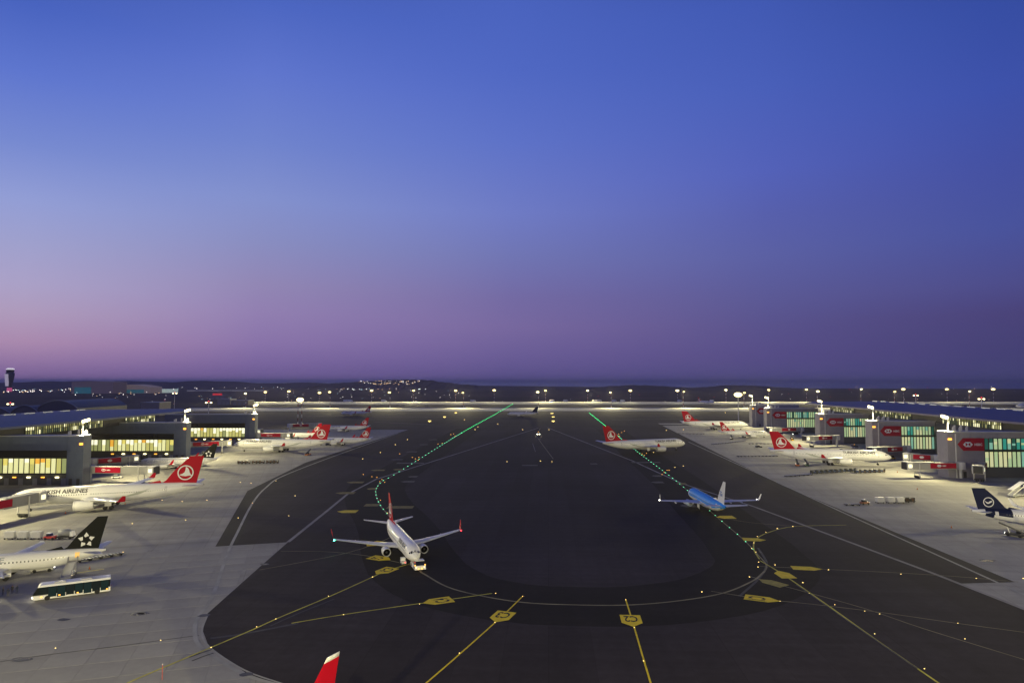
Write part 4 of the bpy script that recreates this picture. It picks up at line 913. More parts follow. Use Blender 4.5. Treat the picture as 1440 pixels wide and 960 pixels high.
def cart(label, x, y, rz, kind, group):
    t = thing({'bag': 'baggage_cart', 'uld': 'container_dolly', 'empty': 'empty_dolly'}[kind], label, 'cart', (x, y, 0), rz, group)
    b = MB(); b.box(-1.5, 1.5, -.75, .75, .4, .55); b.tube((1.5, 0, .45), (2.2, 0, .42), .05); b.build('chassis', DARK if kind != 'uld' else GREYP, t)
    wheel_set(t, [(sx * 1.05, sy * .62) for sx in (1, -1) for sy in (1, -1)], .24, .16)
    if kind == 'bag':
        b = MB(); b.box(-1.45, -1.38, -.7, .7, .55, 1.75); b.box(1.38, 1.45, -.7, .7, .55, 1.75); b.box(-1.5, 1.5, -.75, .75, 1.75, 1.82); b.build('frame', mat('cart_dark', (.05, .055, .05), .6), t)
        for k in range(3):
            b = MB(); b.box(-1.2 + k * .85, -.5 + k * .85, -.5, .55, .56, 1.0 + .25 * ((k * 7) % 3)); b.build('suitcase', random.choice((DARK, mat('bag_brown', (.12, .07, .04), .7), mat('bag_blue', (.04, .06, .14), .7))), t)
    elif kind == 'uld':
        b = MB(); b.hexa([(-1.05, -.75, .57), (1.45, -.75, .57), (1.45, .75, .57), (-1.05, .75, .57)], [(-1.5, -.75, 2.15), (1.45, -.75, 2.15), (1.45, .75, 2.15), (-1.5, .75, 2.15)]); o = b.build('container', mat('container_white', (.62, .62, .6), .45, noise=.08), t)
        b = MB(); b.box(-.9, 1.3, -.80, -.76, .75, 1.95); b.build('curtain', LGREY, o)
    else:
        for k in range(4):
            b = MB(); b.tube((-1.3 + k * .85, -.7, .62), (-1.3 + k * .85, .7, .62), .07, n=6); b.build('roller', METAL, t)
    return t
def tractor(label, x, y, rz, m=None, lit=True, group='baggage tractors'):
    t = thing('baggage_tractor', label, 'tractor', (x, y, 0), rz, group)
    b = MB(); b.hexa([(-1.5, -.8, .4), (1.5, -.8, .4), (1.5, .8, .4), (-1.5, .8, .4)], [(-1.5, -.8, .95), (1.4, -.75, 1.05), (1.4, .75, 1.05), (-1.5, .8, .95)]); b.build('body', m or LGREY, t)
    b = MB(); b.hexa([(-.9, -.7, 1.0), (.4, -.7, 1.05), (.4, .7, 1.05), (-.9, .7, 1.0)], [(-.85, -.62, 1.75), (.1, -.62, 1.75), (.1, .62, 1.75), (-.85, .62, 1.75)]); c = b.build('cab_glass', GLASS, t)
    b = MB(); b.box(-.95, .2, -.7, .7, 1.76, 1.84); b.build('cab_roof', WHITE, t)
    wheel_set(t, [(sx * 1.0, sy * .72) for sx in (1, -1) for sy in (1, -1)], .36, .26)
    if lit: lights(t, [(1.46, s_ * .55, .8) for s_ in (1, -1)], HEADL, 'headlight', .16)
    return t
def row(px0, py0, px1, py1, n, kind, label, group, skip=()):
    a_, b_ = G(px0, py0), G(px1, py1); d = (b_ - a_); rz = math.atan2(d.y, d.x); src = None
    for k in range(n):
        if k in skip: continue
        p_ = a_ + d * (k / max(1, n - 1)); j = rz + random.uniform(-.12, .12)
        idx = sum(1 for q_ in range(n) if q_ not in skip and a_.x + d.x * q_ / max(1, n - 1) < p_.x - .01); lab = label + ', %s from left' % nth(idx)
        if src is None: src = cart(lab, p_.x, p_.y, j, kind, group)
        else: c = copy_tree(src); c.location = (p_.x, p_.y, 0); c.rotation_euler = (0, 0, j); c['label'] = lab
row(1199, 663, 1144, 666, 9, 'bag', 'dark baggage cart in the row in front of the long right plane', 'dark carts before the long right plane')
row(1138, 668, 1108, 670, 6, 'empty', 'empty dark dolly in the row left of the cargo lights', 'empty dollies at the asphalt edge')
row(1240, 664, 1206, 665, 6, 'bag', 'dark baggage cart at the right end of the long cart row', 'dark carts at the right end of the row')
row(388, 651, 338, 652, 11, 'bag', 'dark baggage cart in the row alone on the left concrete', 'dark carts on the left concrete', (3, 7))
row(1090, 641.5, 1040, 642, 11, 'empty', 'dark dolly in the row behind the tail of the long right plane', 'dollies behind the right red tail', (4,))
row(1046, 620.5, 1003, 625, 10, 'empty', 'dark dolly in the slanting row before the small right plane', 'dollies before the small right plane')
row(988, 610.3, 953, 609.5, 8, 'empty', 'dark dolly in the row at the right asphalt corner', 'dollies at the right asphalt corner')
row(1083, 624, 1056, 624, 6, 'empty', 'dark dolly behind the third right red tail', 'dollies near the jet bridge')
row(1272, 706, 1280, 706, 2, 'bag', 'dark cart at the right end behind three white containers', 'dark carts behind the white containers')
for k, px in enumerate((1237, 1252, 1265)):
    p = G(px, 707); cart(('white container dolly, leftmost of the three on the open right apron', 'white container dolly, middle of the three on the right apron', 'white container dolly, rightmost of the three on the right apron')[k], p.x, p.y, .1, 'uld', 'white containers on the right apron')
p = G(1216, 709); tractor('small tractor with a red body on the open right apron', p.x, p.y, .1, mat('tractor_brown', (.28, .12, .06), .5))
row(1203, 710.5, 1194, 710.5, 2, 'empty', 'empty dolly left of the lone right tractor', 'empty dollies by the right tractor')
for k, px in enumerate((14, 32, 51)):
    p = G(px, 757.5); cart(('white container dolly nearest the left frame edge behind the star tailed plane', 'middle white container dolly behind the star tailed plane', 'white container dolly next to the red tractor')[k], p.x, p.y, .06, 'uld', 'white containers behind the star tailed plane')
p = G(71, 758); tractor('red and white tractor between containers and rounded tank', p.x, p.y, .1, REDV, False)
t = thing('service_truck', 'small truck with a rounded grey tank beside the red tractor', 'truck', (G(93, 757).x, G(93, 757).y, 0), .1)
b = MB(); b.box(-2.2, 2.2, -.9, .9, .5, .8); b.build('chassis', DARK, t)
b = MB(); b.lathe([(-2.0, .3), (-1.8, .95), (1.0, .95), (1.2, .3)], 'x', (0, 0, 1.7), 14); b.build('tank', GREYP, t, smooth=True)
b = MB(); b.hexa([(1.3, -.85, .8), (2.2, -.85, .8), (2.2, .85, .8), (1.3, .85, .8)], [(1.3, -.8, 2.1), (1.9, -.8, 2.1), (1.9, .8, 2.1), (1.3, .8, 2.1)]); b.build('cab', WHITE, t)
wheel_set(t, [(sx * 1.4, sy * .75) for sx in (1, -1) for sy in (1, -1)], .4, .28)
row(118, 789, 163, 781, 4, 'empty', 'empty dolly under the tail of the near star tailed plane', 'dollies under the near star tailed plane')

# tow tug in front of the towed airliner
p = G(589, 800); hd = math.atan2(-.94, .34)
t = thing('tow_tug', 'low white tow tug with amber lights pulling the red tailed plane', 'tow tug', (p.x - .3, p.y + .8, 0), hd)
b = MB(); b.hexa([(-2.6, -1.35, .35), (2.6, -1.35, .35), (2.6, 1.35, .35), (-2.6, 1.35, .35)], [(-2.6, -1.35, 1.15), (2.5, -1.3, 1.25), (2.5, 1.3, 1.25), (-2.6, 1.35, 1.15)]); b.build('body', WHITE, t)
b = MB(); b.hexa([(.2, -1.1, 1.25), (2.2, -1.1, 1.25), (2.2, 1.1, 1.25), (.2, 1.1, 1.25)], [(.3, -1.0, 2.2), (1.8, -1.0, 2.2), (1.8, 1.0, 2.2), (.3, 1.0, 2.2)]); b.build('cab_glass', GLASS, t)
b = MB(); b.box(.2, 1.95, -1.1, 1.1, 2.21, 2.32); b.build('cab_roof', WHITE, t)
b = MB(); b.tube((-2.6, 0, .6), (-5.2, 0, .55), .1); b.build('tow_bar', YELLOWV, t)
b = MB(); b.box(-2.2, -.2, -1.2, 1.2, 1.2, 1.5); b.build('engine_cover', LGREY, t)
wheel_set(t, [(sx * 1.7, sy * 1.2) for sx in (1, -1) for sy in (1, -1)], .55, .4, rim=True)
lights(t, [(2.58, s_ * 1.0, .9) for s_ in (1, -1)], mat('lamp_soft', (1, .9, .7), emit=(1, .8, .45), estr=1.6), 'headlight', .15); lights(t, [(2.62, s_ * .4, .6) for s_ in (1, -1)] + [(2.3, 1.2, 1.35), (2.3, -1.2, 1.35)], AMBER, 'amber_lamp', .17)
p = G(567, 793); t = thing('small_tug', 'small white service cart beside the tow tug', 'tractor', (p.x, p.y, 0), hd)
b = MB(); b.box(-1, 1, -.6, .6, .35, .9); b.build('body', LGREY, t); b = MB(); b.box(-.9, .1, -.55, .55, .9, 1.6); b.build('cab', WHITE, t); wheel_set(t, [(.7, .55), (.7, -.55), (-.7, .55), (-.7, -.55)], .3, .2); lights(t, [(1.02, .3, .7)], REDL, 'lamp', .13)

# single vehicles
def car(label, x, y, rz, m=None, van=False, lit=True, amber=False):
    t = thing('service_van' if van else 'service_car', label, 'van' if van else 'car', (x, y, 0), rz, 'airside cars and vans'); h = 2.1 if van else 1.45
    b = MB(); b.hexa([(-2.2, -.9, .3), (2.2, -.9, .3), (2.2, .9, .3), (-2.2, .9, .3)], [(-2.2, -.88, .95), (2.15, -.85, .85), (2.15, .85, .85), (-2.2, .88, .95)]); b.build('body', m or WHITE, t)
    b = MB(); f = 1.6 if van else .9; b.hexa([(-2.1, -.84, .95), (f, -.82, .92), (f, .82, .92), (-2.1, .84, .95)], [(-1.9 if van else -1.6, -.72, h), (f - .7, -.72, h), (f - .7, .72, h), (-1.9 if van else -1.6, .72, h)]); b.build('window', GLASS, t)
    b = MB(); b.box(-1.85 if van else -1.5, f - .75, -.72, .72, h + .003, h + .07); b.build('roof', m or WHITE, t)
    wheel_set(t, [(sx * 1.4, sy * .82) for sx in (1, -1) for sy in (1, -1)], .34, .22)
    if lit: lights(t, [(2.2, s_ * .6, .7) for s_ in (1, -1)], HEADL, 'headlight', .24)
    if amber: lights(t, [(0, 0, h + .2)], AMBER, 'beacon', .25)
    return t
p = G(757, 611); t = car('lone van with bright headlights and amber beacon driving down the middle taxiway', p.x, p.y, -math.pi / 2, YELLOWV, True, True, True)
for ch in t.children:
    if ch.name.startswith('headlight'): ch.scale = (1.6,) * 3; ch.location.z += -.45; ch.location.x += -1.3
spot('headlight_beam', (p.x, p.y - 2.6, .9), (p.x, p.y - 30, 0), 2500, (1, .75, .4), 60, .6, .2, t)
cars = [(1334, 668, 'service car with headlights on, right of the nearest right gate wing', -1.75), (1405, 657, 'white pickup parked under the teal panes at the right edge', .1), (1428, 656, 'white car at the right edge below the teal panes', .1), (1281, 633, 'car below the second right gate wing panes', 0), (30, 672, 'car with headlights on in the service road under the near left gate wing', -1.2), (12, 671, 'car with headlights on at the left frame edge under the gate wing', -1.2), (55, 670, 'dark car parked under the near left gate wing', .1), (1233, 637, 'white van behind the nose of the long right plane', -1.3), (1110, 628, 'bright lit service truck beside the third right red tail', -1.4), (1067, 629, 'small dark vehicle near the right wing tip of the small right plane', 0), (498, 622.5, 'service car with two bright lights behind the small left red tail', -1.5), (478, 624, 'dark service vehicle behind the middle left red tail', .1), (462, 626, 'dark loader vehicle left of the lit service car', .1), (510, 619, 'yellow service vehicle at the asphalt corner, left apron', .2), (455, 607, 'service van between the far left parked planes', 0), (165, 672, 'low service vehicle under the near left jet bridge', .1)]
for px, py, lab, rz in cars:
    p = G(px, py); car(lab, p.x, p.y, rz, YELLOWV if 'yellow' in lab else DARK if 'dark' in lab else None, 'van' in lab or 'truck' in lab, 'headlights' in lab or 'lit' in lab or 'bright' in lab)
# traffic and equipment along the foot of both piers
rnd = random.Random(21)
for k in range(26):
    if k < 13: x, y = rnd.uniform(-222, -192), rnd.choice((312, 322, 335, 350, 408, 418, 430, 452, 468, 512, 525, 546)) + rnd.uniform(-4, 4)
    else: x, y = rnd.uniform(212, 240), rnd.choice((312, 341, 356, 385, 398, 428, 445, 470, 520, 540, 562, 580)) + rnd.uniform(-4, 4)
    sd = 'left' if k < 13 else 'right'; kk = k % 13
    car('%s service vehicle at the foot of the %s pier, %s of those placed there' % (('white', 'yellow', 'dark', 'grey')[kk % 4], sd, nth(kk)), x, y, rnd.choice((0, 1.57, 3.14, -1.57)) + rnd.uniform(-.2, .2), (None, YELLOWV, DARK, GREYP)[kk % 4], kk % 3 == 0, kk % 2 == 0, kk % 5 == 0)
def cone(label, x, y, g):
    t = thing('traffic_cone', label, 'cone', (x, y, 0), 0, g); b = MB(); b.lathe([(0.05, .2), (.75, .03)], 'z', n=8); b.build('body', mat('cone_orange', (.6, .16, .02), .6), t); b = MB(); b.box(-.26, .26, -.26, .26, 0, .06); b.build('base', DARK, t)
for k, (px, py) in enumerate(((160, 702), (176, 709), (92, 722), (1290, 688), (1262, 664), (1170, 652), (126, 800), (1338, 742))):
    p = G(px, py); cone('orange traffic cone near ' + ('the tail side of the near left red tailed plane', 'the red winglet of the near left red tailed plane', 'the engine of the near left red tailed plane', 'the nearest right jet bridge', 'the shadow of the nearest right jet bridge', 'the wing of the long right plane', 'the foot of the boarding stairs', 'the blue tailed plane at right')[k], p.x, p.y, 'traffic cones around parked planes')
# belt loader and cargo loader by the planes
def loader(label, x, y, rz, m, up=1.0):
    t = thing('belt_loader', label, 'loader', (x, y, 0), rz, 'belt loaders beside the planes')
    b = MB(); b.box(-2.4, 2.2, -.9, .9, .4, .95); b.build('body', m, t)
    b = MB(); b.hexa([(-3.2, -.45, .95), (3.8, -.45, 2.3 + up), (3.8, .45, 2.3 + up), (-3.2, .45, .95)], [(-3.2, -.45, 1.2), (3.8, -.45, 2.55 + up), (3.8, .45, 2.55 + up), (-3.2, .45, 1.2)]); b.build('belt', DARK, t)
    b = MB(); b.tube((1.2, 0, .9), (1.8, 0, 1.9 + up * .6), .12); b.build('ram', METAL, t)
    b = MB(); b.box(-1.4, -.3, -.95, -.3, .95, 1.9); b.build('cab', GLASS, t)
    wheel_set(t, [(sx * 1.5, sy * .8) for sx in (1, -1) for sy in (1, -1)], .4, .28); lights(t, [(2.25, .5, .8)], HEADL, 'headlight', .22); return t
for px, py, lab, rz, m in ((1121, 655, 'orange belt loader beneath the tail of the long right plane', 1.3, mat('orange', (.5, .14, .03), .5)), (1134, 655, 'green cargo loader with work light beside the long right plane', 1.4, mat('loader_green', (.06, .14, .08), .5)), (433, 640, 'orange and white loader under the rear door of the left twin aisle plane', 1.4, mat('orange', (.5, .14, .03), .5)), (1427, 754, 'dark loader under the wing of the plane at the right edge', 2.2, DARK), (60, 803, 'loader with bright lamps under the belly of the near star tailed plane', .4, LGREY), (1029, 618, 'dark loader at the rear of the small right plane', 1.4, DARK), (545, 0, '', 0, None)):
    if m is None: continue
    p = G(px, py); loader(lab, p.x, p.y, rz, m)

# ------------------------------------------------------------------ jet bridges
def jet_bridge(label, x0, y0, x1, y1, z=4.6, banner=(.15, .55), side=1, group='red bannered jet bridges', lit=True, text=True):
    d = Vector((x1 - x0, y1 - y0)); Ln = d.length; t = thing('jet_bridge', label, 'jet bridge', (x0, y0, 0), math.atan2(d.y, d.x), group)
    b = MB(); b.tube((0, 0, 0), (0, 0, z), .7, n=12); b.lathe([(z - .2, 2.2), (z + 3.1, 2.2)], 'z', (0, 0, 0), 14); b.build('rotunda', LGREY, t)
    b = MB(); b.hexa([(1.5, -1.5, z), (Ln * .55, -1.5, z), (Ln * .55, 1.5, z), (1.5, 1.5, z)], [(1.5, -1.5, z + 2.9), (Ln * .55, -1.5, z + 2.9), (Ln * .55, 1.5, z + 2.9), (1.5, 1.5, z + 2.9)]); tn = b.build('tunnel', mat('bridge_grey', (.36, .36, .35), .5, noise=.07), t)
    b = MB(); b.box(Ln * .5, Ln - 2.6, -1.75, 1.75, z - .2, z + 3.15); b.build('outer_tunnel', mat('bridge_grey2', (.30, .30, .30), .5, noise=.07), t)
    b = MB(); b.box(Ln - 2.6, Ln, -2.3, 2.3, z - .35, z + 3.3); cab = b.build('cab', LGREY, t)
    b = MB(); b.box(Ln, Ln + .5, -1.8, 1.8, z - .2, z + 3.0); b.build('canopy', DARK, cab)
    for sg in (1, -1):
        b = MB(); b.box(Ln - 2.2, Ln - .5, sg * 2.3, sg * 2.36, z + .7, z + 2.3); b.build('cab_window', mat('cab_lit', (.6, .6, .4), emit=(1, .95, .6), estr=1.3) if lit else GLASS, cab)
    for sg in (1, -1):
        b = MB(); b.tube((Ln * .78, sg * 2.1, .5), (Ln * .78, sg * 2.1, z + 2.6), .22); b.build('lift_column', LGREY, t)
    b = MB(); b.box(Ln * .78 - .35, Ln * .78 + .35, -2.1, 2.1, .7, 1.2); bg = b.build('bogie', DARK, t); wheel_set(bg, [(Ln * .78, sg * 1.0) for sg in (-1.3, -.6, .6, 1.3)], .6, .4)
    u0, u1 = banner[0] * Ln, banner[1] * Ln
    for sg in (1, -1):
        b = MB(); b.box(u0, u1, sg * (1.78), sg * (1.86), z + .35, z + 2.75); bn = b.build('banner', BANNER, t)
        bank_logo(bn, (u0 + u1) / 2 - (1.9 if text else 0) * (-1 if sg > 0 else 1), z + 1.55, sg * 1.89, .72, 'x', -1 if sg > 0 else 1, text)
    for k in range(int(Ln // 3)):
        b = MB(); b.box(1.5 + k * 3.0, 1.62 + k * 3.0, -1.58, 1.58, z - .05, z + 2.97); b.build('rib', LGREY, tn)
    return t
jet_bridge('grey jet bridge with red banner reaching the nose of the near left red tailed plane', -166, 206, -161, 236, 4.4, (.12, .58))
jet_bridge('jet bridge with red banner leaving the nearest left gate wing', -188, 307, -157, 304, 4.4, (.12, .50))
jet_bridge('jet bridge at the nose of the second black tailed plane', -206, 338, -192, 353, 4.2, (.1, .6), text=False)
jet_bridge('jet bridge with red banner at the nose of the left twin aisle plane', -200, 425, -178, 436, 4.6, (.1, .7))
jet_bridge('jet bridge with bright red banner left of the black star tail', -204, 412, -192, 404, 4.6, (.1, .7), text=False)
jet_bridge('jet bridge with red banner right of the farthest left gate wing', -184, 499, -160, 498, 4.6, (.1, .7))
jet_bridge('farther jet bridge with red banner above the left parked planes', -214, 540, -196, 538, 4.6, (.1, .7), text=False)
jet_bridge('farthest left jet bridge with red banner under the twin pole mast', -196, 606, -170, 612, 4.6, (.1, .6), text=False)
jet_bridge('jet bridge reaching left from the nearest right gate wing', 209, 321, 183, 321, 4.4, (.12, .58))
jet_bridge('jet bridge with glowing cab pointing at the viewer, right gate wing', 223, 326, 207, 306, 4.4, (.12, .6))
jet_bridge('jet bridge behind the long right plane with dark tunnel', 231, 402, 204, 392, 4.4, (.2, .6))
jet_bridge('jet bridge at the nose of the long right plane', 218, 352, 206, 362, 4.4, (.2, .7), text=False)
jet_bridge('jet bridge with red banner right of the third red tail', 226, 478, 200, 470, 4.6, (.2, .62))
jet_bridge('jet bridge with round red banner beside the third right gate wing', 236, 560, 206, 553, 4.6, (.2, .62), text=False)

# ------------------------------------------------------------------ people waiting near the bus
def person(label, x, y, rz, shirt, trousers):
    t = thing('person', label, 'person', (x, y, 0), rz, 'people standing near the bus')
    V = [(0, 0, .95), (0, .0, 1.18), (0, 0, 1.42), (0.01, 0, 1.53), (.02, 0, 1.63), (.02, 0, 1.75), (0, .19, 1.40), (.02, .25, 1.14), (.12, .24, .90), (.15, .23, .82), (0, -.19, 1.40), (-.02, -.25, 1.14), (.06, -.25, .88), (.09, -.24, .80), (0, .10, .88), (.03, .11, .48), (0, .12, .08), (.14, .13, .04), (0, -.10, .88), (-.03, -.11, .48), (-.05, -.12, .08), (.09, -.13, .04)]
    Ed = [(0, 1), (1, 2), (2, 3), (3, 4), (4, 5), (2, 6), (6, 7), (7, 8), (8, 9), (2, 10), (10, 11), (11, 12), (12, 13), (0, 14), (14, 15), (15, 16), (16, 17), (0, 18), (18, 19), (19, 20), (20, 21)]
    rad = [.15, .14, .15, .06, .095, .08, .07, .05, .04, .035, .07, .05, .04, .035, .095, .065, .045, .04, .095, .065, .045, .04]
    me = bpy.data.meshes.new('body'); me.from_pydata(V, Ed, []); o = bpy.data.objects.new('body', me); C.objects.link(o)
    sk = o.modifiers.new('skin', 'SKIN')
    for d, r in zip(me.skin_vertices[0].data, rad): d.radius = (r, r)
    me.skin_vertices[0].data[0].use_root = True
    ss = o.modifiers.new('sub', 'SUBSURF'); ss.levels = ss.render_levels = 1
    dg = bpy.context.evaluated_depsgraph_get(); m2 = bpy.data.meshes.new_from_object(o.evaluated_get(dg)); bpy.data.objects.remove(o)
    m2.materials.clear()
    for q in (shirt, trousers, mat('skin', (.38, .22, .15), .6), mat('hair', (.02, .015, .012), .7)): m2.materials.append(q)
    for p_ in m2.polygons:
        z = p_.center.z; hand = abs(p_.center.y) > .19 and z < .95
        p_.material_index = 3 if z > 1.68 or (z > 1.58 and p_.center.x < -.01) else 2 if z > 1.5 or (hand and z < .93 and z > .7) else 0 if z > .95 or hand else 1
        p_.use_smooth = True
    o = bpy.data.objects.new('body', m2); C.objects.link(o); o.parent = t; return t
cl = [mat('cloth_dark', (.03, .03, .035), .8), mat('cloth_navy', (.03, .04, .08), .8), mat('cloth_grey', (.10, .10, .10), .8)]
for k, (px, py) in enumerate(((4, 836.5), (11, 838.5), (17, 834), (23.5, 834))):
    p = G(px, py); person(('person in dark clothes standing nearest the left frame edge', 'person standing lowest of the four near the bus front', 'person in dark clothes, third from the left frame edge', 'person in dark clothes standing closest to the bus')[k], p.x, p.y, (.4, 2.1, -1, 2.8)[k], cl[k % 2], cl[(k + 1) % 3])

# red marker post at the lower left
p = G(228, 955); t = thing('marker_post', 'thin red marker post on the concrete at the bottom left', 'post', (p.x, p.y, 0))
b = MB(); b.tube((0, 0, 0), (0, 0, 2.2), .06); b.build('pole', mat('post_red', (.4, .08, .07), .6), t); b = MB(); b.tube((0, 0, 2.2), (0, 0, 2.35), .08); b.build('cap', LGREY, t)

# ------------------------------------------------------------------ in-pavement lights
def dome_me(name, m, r):
    b = MB(); b.lathe([(0.0, r), (r * .3, r * .75), (r * .45, .03)], 'z', (0, 0, 0.05), 8); o = b.build(name, m, None); me = o.data; bpy.data.objects.remove(o); return me
DM = {}
def pav_light(x, y, kind, label, group):
    r = min(.62, max(.10, y * .0007)) if kind in 'yo' else min(.52, max(.14, y * .00075)); rk = round(r * 24) / 24 + .01; key = (kind, rk)
    if key not in DM: DM[key] = dome_me('taxiway_light', {'g': TGREEN, 'm': TMINT, 'y': TYEL, 'o': TORG}[kind], rk)
    o = bpy.data.objects.new('taxiway_light', DM[key]); C.objects.link(o); o.location = (x, y, 0)
    return tag(o, label, 'taxiway light', group)
PL = smooth_path(loopL, 1.0)
def run(y_test, spacing, kind, label, group):
    acc = 1e9; last = None; k = 0
    for p in PL:
        if last is not None: acc += (p - last).length
        last = p
        sp = spacing(p)
        if y_test(p) and acc >= sp: pav_light(p.x, p.y, kind, label % nth(k), group); acc = 0; k += 1
left = lambda p: p.x < 2
run(lambda p: left(p) and p.y > 600, lambda p: 14, 'g', 'green light far along the left line, %s from the far end', 'far green lights of the left line')
run(lambda p: left(p) and 226 < p.y <= 600, lambda p: 7.5 if p.y < 320 else 10.5, 'm', 'pale green light on the left line, %s towards the towed plane', 'pale green lights of the left line')
run(lambda p: p.x > 60 and 640 < p.y < 985, lambda p: 13, 'g', 'green light beyond the crossing plane on the right line, %s outwards', 'far green lights of the right line')
run(lambda p: p.x > 60 and 186 < p.y <= 640, lambda p: 8.5, 'm', 'pale green light on the right line, %s counted from the loop', 'pale green lights of the right line')
ypts = [(735, 838), (697, 834), (880, 843), (987, 832), (1054, 811), (1066, 797), (1067, 790), (1063, 776), (1057, 771), (1060, 763), (1065, 754), (1077, 748), (1093, 743), (1115, 740), (1090, 794), (1129, 819), (1138, 834), (1165, 801), (1267, 807), (1373, 813), (1174, 850), (1097, 845), (1216, 859), (1237, 863), (1230, 891), (1347, 876), (1357, 898), (1300, 940), (905, 929), (646, 918), (696, 875), (892, 882), (483, 864), (524, 811), (462, 838), (388, 870), (361, 881), (297, 910), (226, 900), (78, 911), (590, 849), (1439, 813), (415, 697), (406, 725), (355, 707), (335, 728), (353, 679), (388, 676), (338, 678), (291, 703), (261, 731), (186, 736), (173, 776), (256, 705), (228, 703)]
ny = {}
for px, py in sorted(ypts):
    zn = 'the left apron' if px < 420 else 'the lines left of the marking C3' if px < 690 else 'the foot of the loop' if px < 1000 else 'the bend right of the loop' if px < 1130 else 'the lines running to the right edge'
    ny[zn] = ny.get(zn, -1) + 1
    p = G(px, py); pav_light(p.x, p.y, 'y', 'small yellow pavement light on %s, %s from the left' % (zn, nth(ny[zn])), 'yellow lights of the stand lines' if px > 400 else 'yellow lights of the left apron')
opts = [(530, 671), (537, 674), (534, 677), (541, 678), (580, 643), (584, 645), (588, 647), (589, 643), (616, 624), (622, 623), (634, 611), (640, 613), (638, 610), (903, 638), (909, 637), (914, 636), (906, 640), (934, 664), (938, 661), (941, 661), (931, 667), (870, 610), (874, 608), (878, 606), (871, 613), (523, 670), (511, 667), (562, 638), (535, 703), (545, 721)]
no = {}
for px, py in sorted(opts, key=lambda q: -q[1]):
    sd = 'left' if px < 720 else 'right'; no[sd] = no.get(sd, -1) + 1
    p = G(px, py); pav_light(p.x, p.y, 'o', 'orange guard light beside the %s green line, %s nearest' % (sd, nth(no[sd])), 'orange guard lights')
# scattered edge lights around the far parts
spts = [(604, 593), (625, 587), (641, 581), (778, 581), (777, 586), (778, 593), (1020, 580), (937, 605), (961, 604), (949, 657), (961, 655), (919, 636), (510, 645), (535, 636), (556, 625), (573, 618), (653, 590), (672, 600), (668, 604), (700, 596), (735, 604), (772, 604), (713, 649), (776, 649), (760, 648)]
for k, (px, py) in enumerate(sorted(spts)):
    p = G(px, py); pav_light(p.x, p.y, 'y', 'small yellow light on the far dark asphalt, %s from the left' % nth(k), 'edge lights on the far asphalt')
for k, (px, py) in enumerate(((604, 593), (625, 587), (641, 581), (778, 593), (778, 587), (776, 582))):
    p = G(px, py); t = thing('guidance_sign', ('glowing yellow guidance sign left of the left green line, nearest', 'glowing yellow guidance sign left of the left green line, middle', 'glowing yellow guidance sign left of the left green line, farthest', 'glowing yellow guidance sign right of centre, nearest of its column', 'glowing yellow guidance sign right of centre, middle of its column', 'glowing yellow guidance sign right of centre, farthest of its column')[k], 'guidance sign', (p.x, p.y + .6, 0), 0, 'glowing guidance signs on the far asphalt')
    b = MB(); b.box(-1.6, 1.6, -.15, .15, .3, 1.5); b.build('panel', mat('sign_lit', (.8, .6, .2), emit=(1, .75, .22), estr=1.6), t); b = MB(); b.box(-1.2, -1.05, -.1, .1, 0, .3); b.box(1.05, 1.2, -.1, .1, 0, .3); b.build('legs', DARK, t)
# ------------------------------------------------------------------ far background: tower, hangars, town lights
def far(px, Y): return (px - 720) / F_PX * Y
# control tower
Y = 2900; x = far(15, Y); t = thing('control_tower', 'tulip shaped control tower on the left horizon, lit white with pink foot', 'control tower', (x, Y, 0))
H = CAM_H + (HORIZON - 517) * Y / F_PX
prof = [(-5, 9), (20, 9), (45, 12), (65, 15.5), (78, 16.5), (84, 14.5)]
b = MB(); b.lathe(prof, 'z', (0, 0, 0), 18); b.build('shaft', mat('tower_shell', (.10, .10, .12), .6), t, smooth=True)
b = MB(); b.lathe([(84, 12), (88, 15), (90, 15), (H - 8, 12.5)], 'z', (0, 0, 0), 18); b.build('cab', DARK, t, smooth=True)
b = MB(); b.lathe([(H - 8, 15), (H - 4, 15), (H - 1, 9)], 'z', (0, 0, 0), 18); b.build('cab_roof', mat('tower_roof_glow', (.8, .8, .8), emit=(.8, .75, .8), estr=.8), t)  # floodlight on the cab roof is put into its colour as glow
b = MB(); b.lathe([(2, 9.4), (18, 9.4)], 'z', (0, -.5, 0), 18); b.build('lit_foot', mat('tower_pink_glow', (.5, .2, .25), emit=(.8, .12, .3), estr=.5), t)  # pink light on the foot, painted as a glowing sleeve
b = MB(); b.hexa([(-9, -13, 25), (3, -13, 25), (3, -10, 25), (-9, -10, 25)], [(-10, -19, 76), (4, -19, 76), (4, -13, 76), (-10, -13, 76)]); b.build('lit_face', mat('tower_face_glow', (.7, .7, .72), emit=(.55, .48, .56), estr=.5), t)  # lit side of the shaft, imitated by an added glowing slab
# hangars
def hangar(label, px0, px1, ytop, ybase, Y, m, doors, arch=0.0):
    x0, x1 = far(px0, Y), far(px1, Y); z1 = CAM_H + (HORIZON - ytop) * Y / F_PX; t = thing('hangar', label, 'hangar', ((x0 + x1) / 2, Y, 0), 0, 'hangars on the left horizon'); w = (x1 - x0) / 2
    b = MB(); n = 10; top = [(-w + 2 * w * i / n, z1 * (1 - arch) + z1 * arch * math.sin(math.pi * i / n)) for i in range(n + 1)]
    b.rings([[(-w, yy, -1)] + [(px_, yy, pz) for px_, pz in top] + [(w, yy, -1)] for yy in (0, 90)]); b.build('walls', m, t)
    for a_, c_, zt, dm in doors:
        k = int(max(1, (c_ - a_) * 2 * w / 25)); 
        for i in range(k):
            u0, u1 = -w + 2 * w * (a_ + (c_ - a_) * i / k), -w + 2 * w * (a_ + (c_ - a_) * (i + 1) / k)
            b = MB(); b.box(u0 + .4, u1 - .4, -.8, .2, .5, z1 * zt); b.build('door', dm, t)
    return t
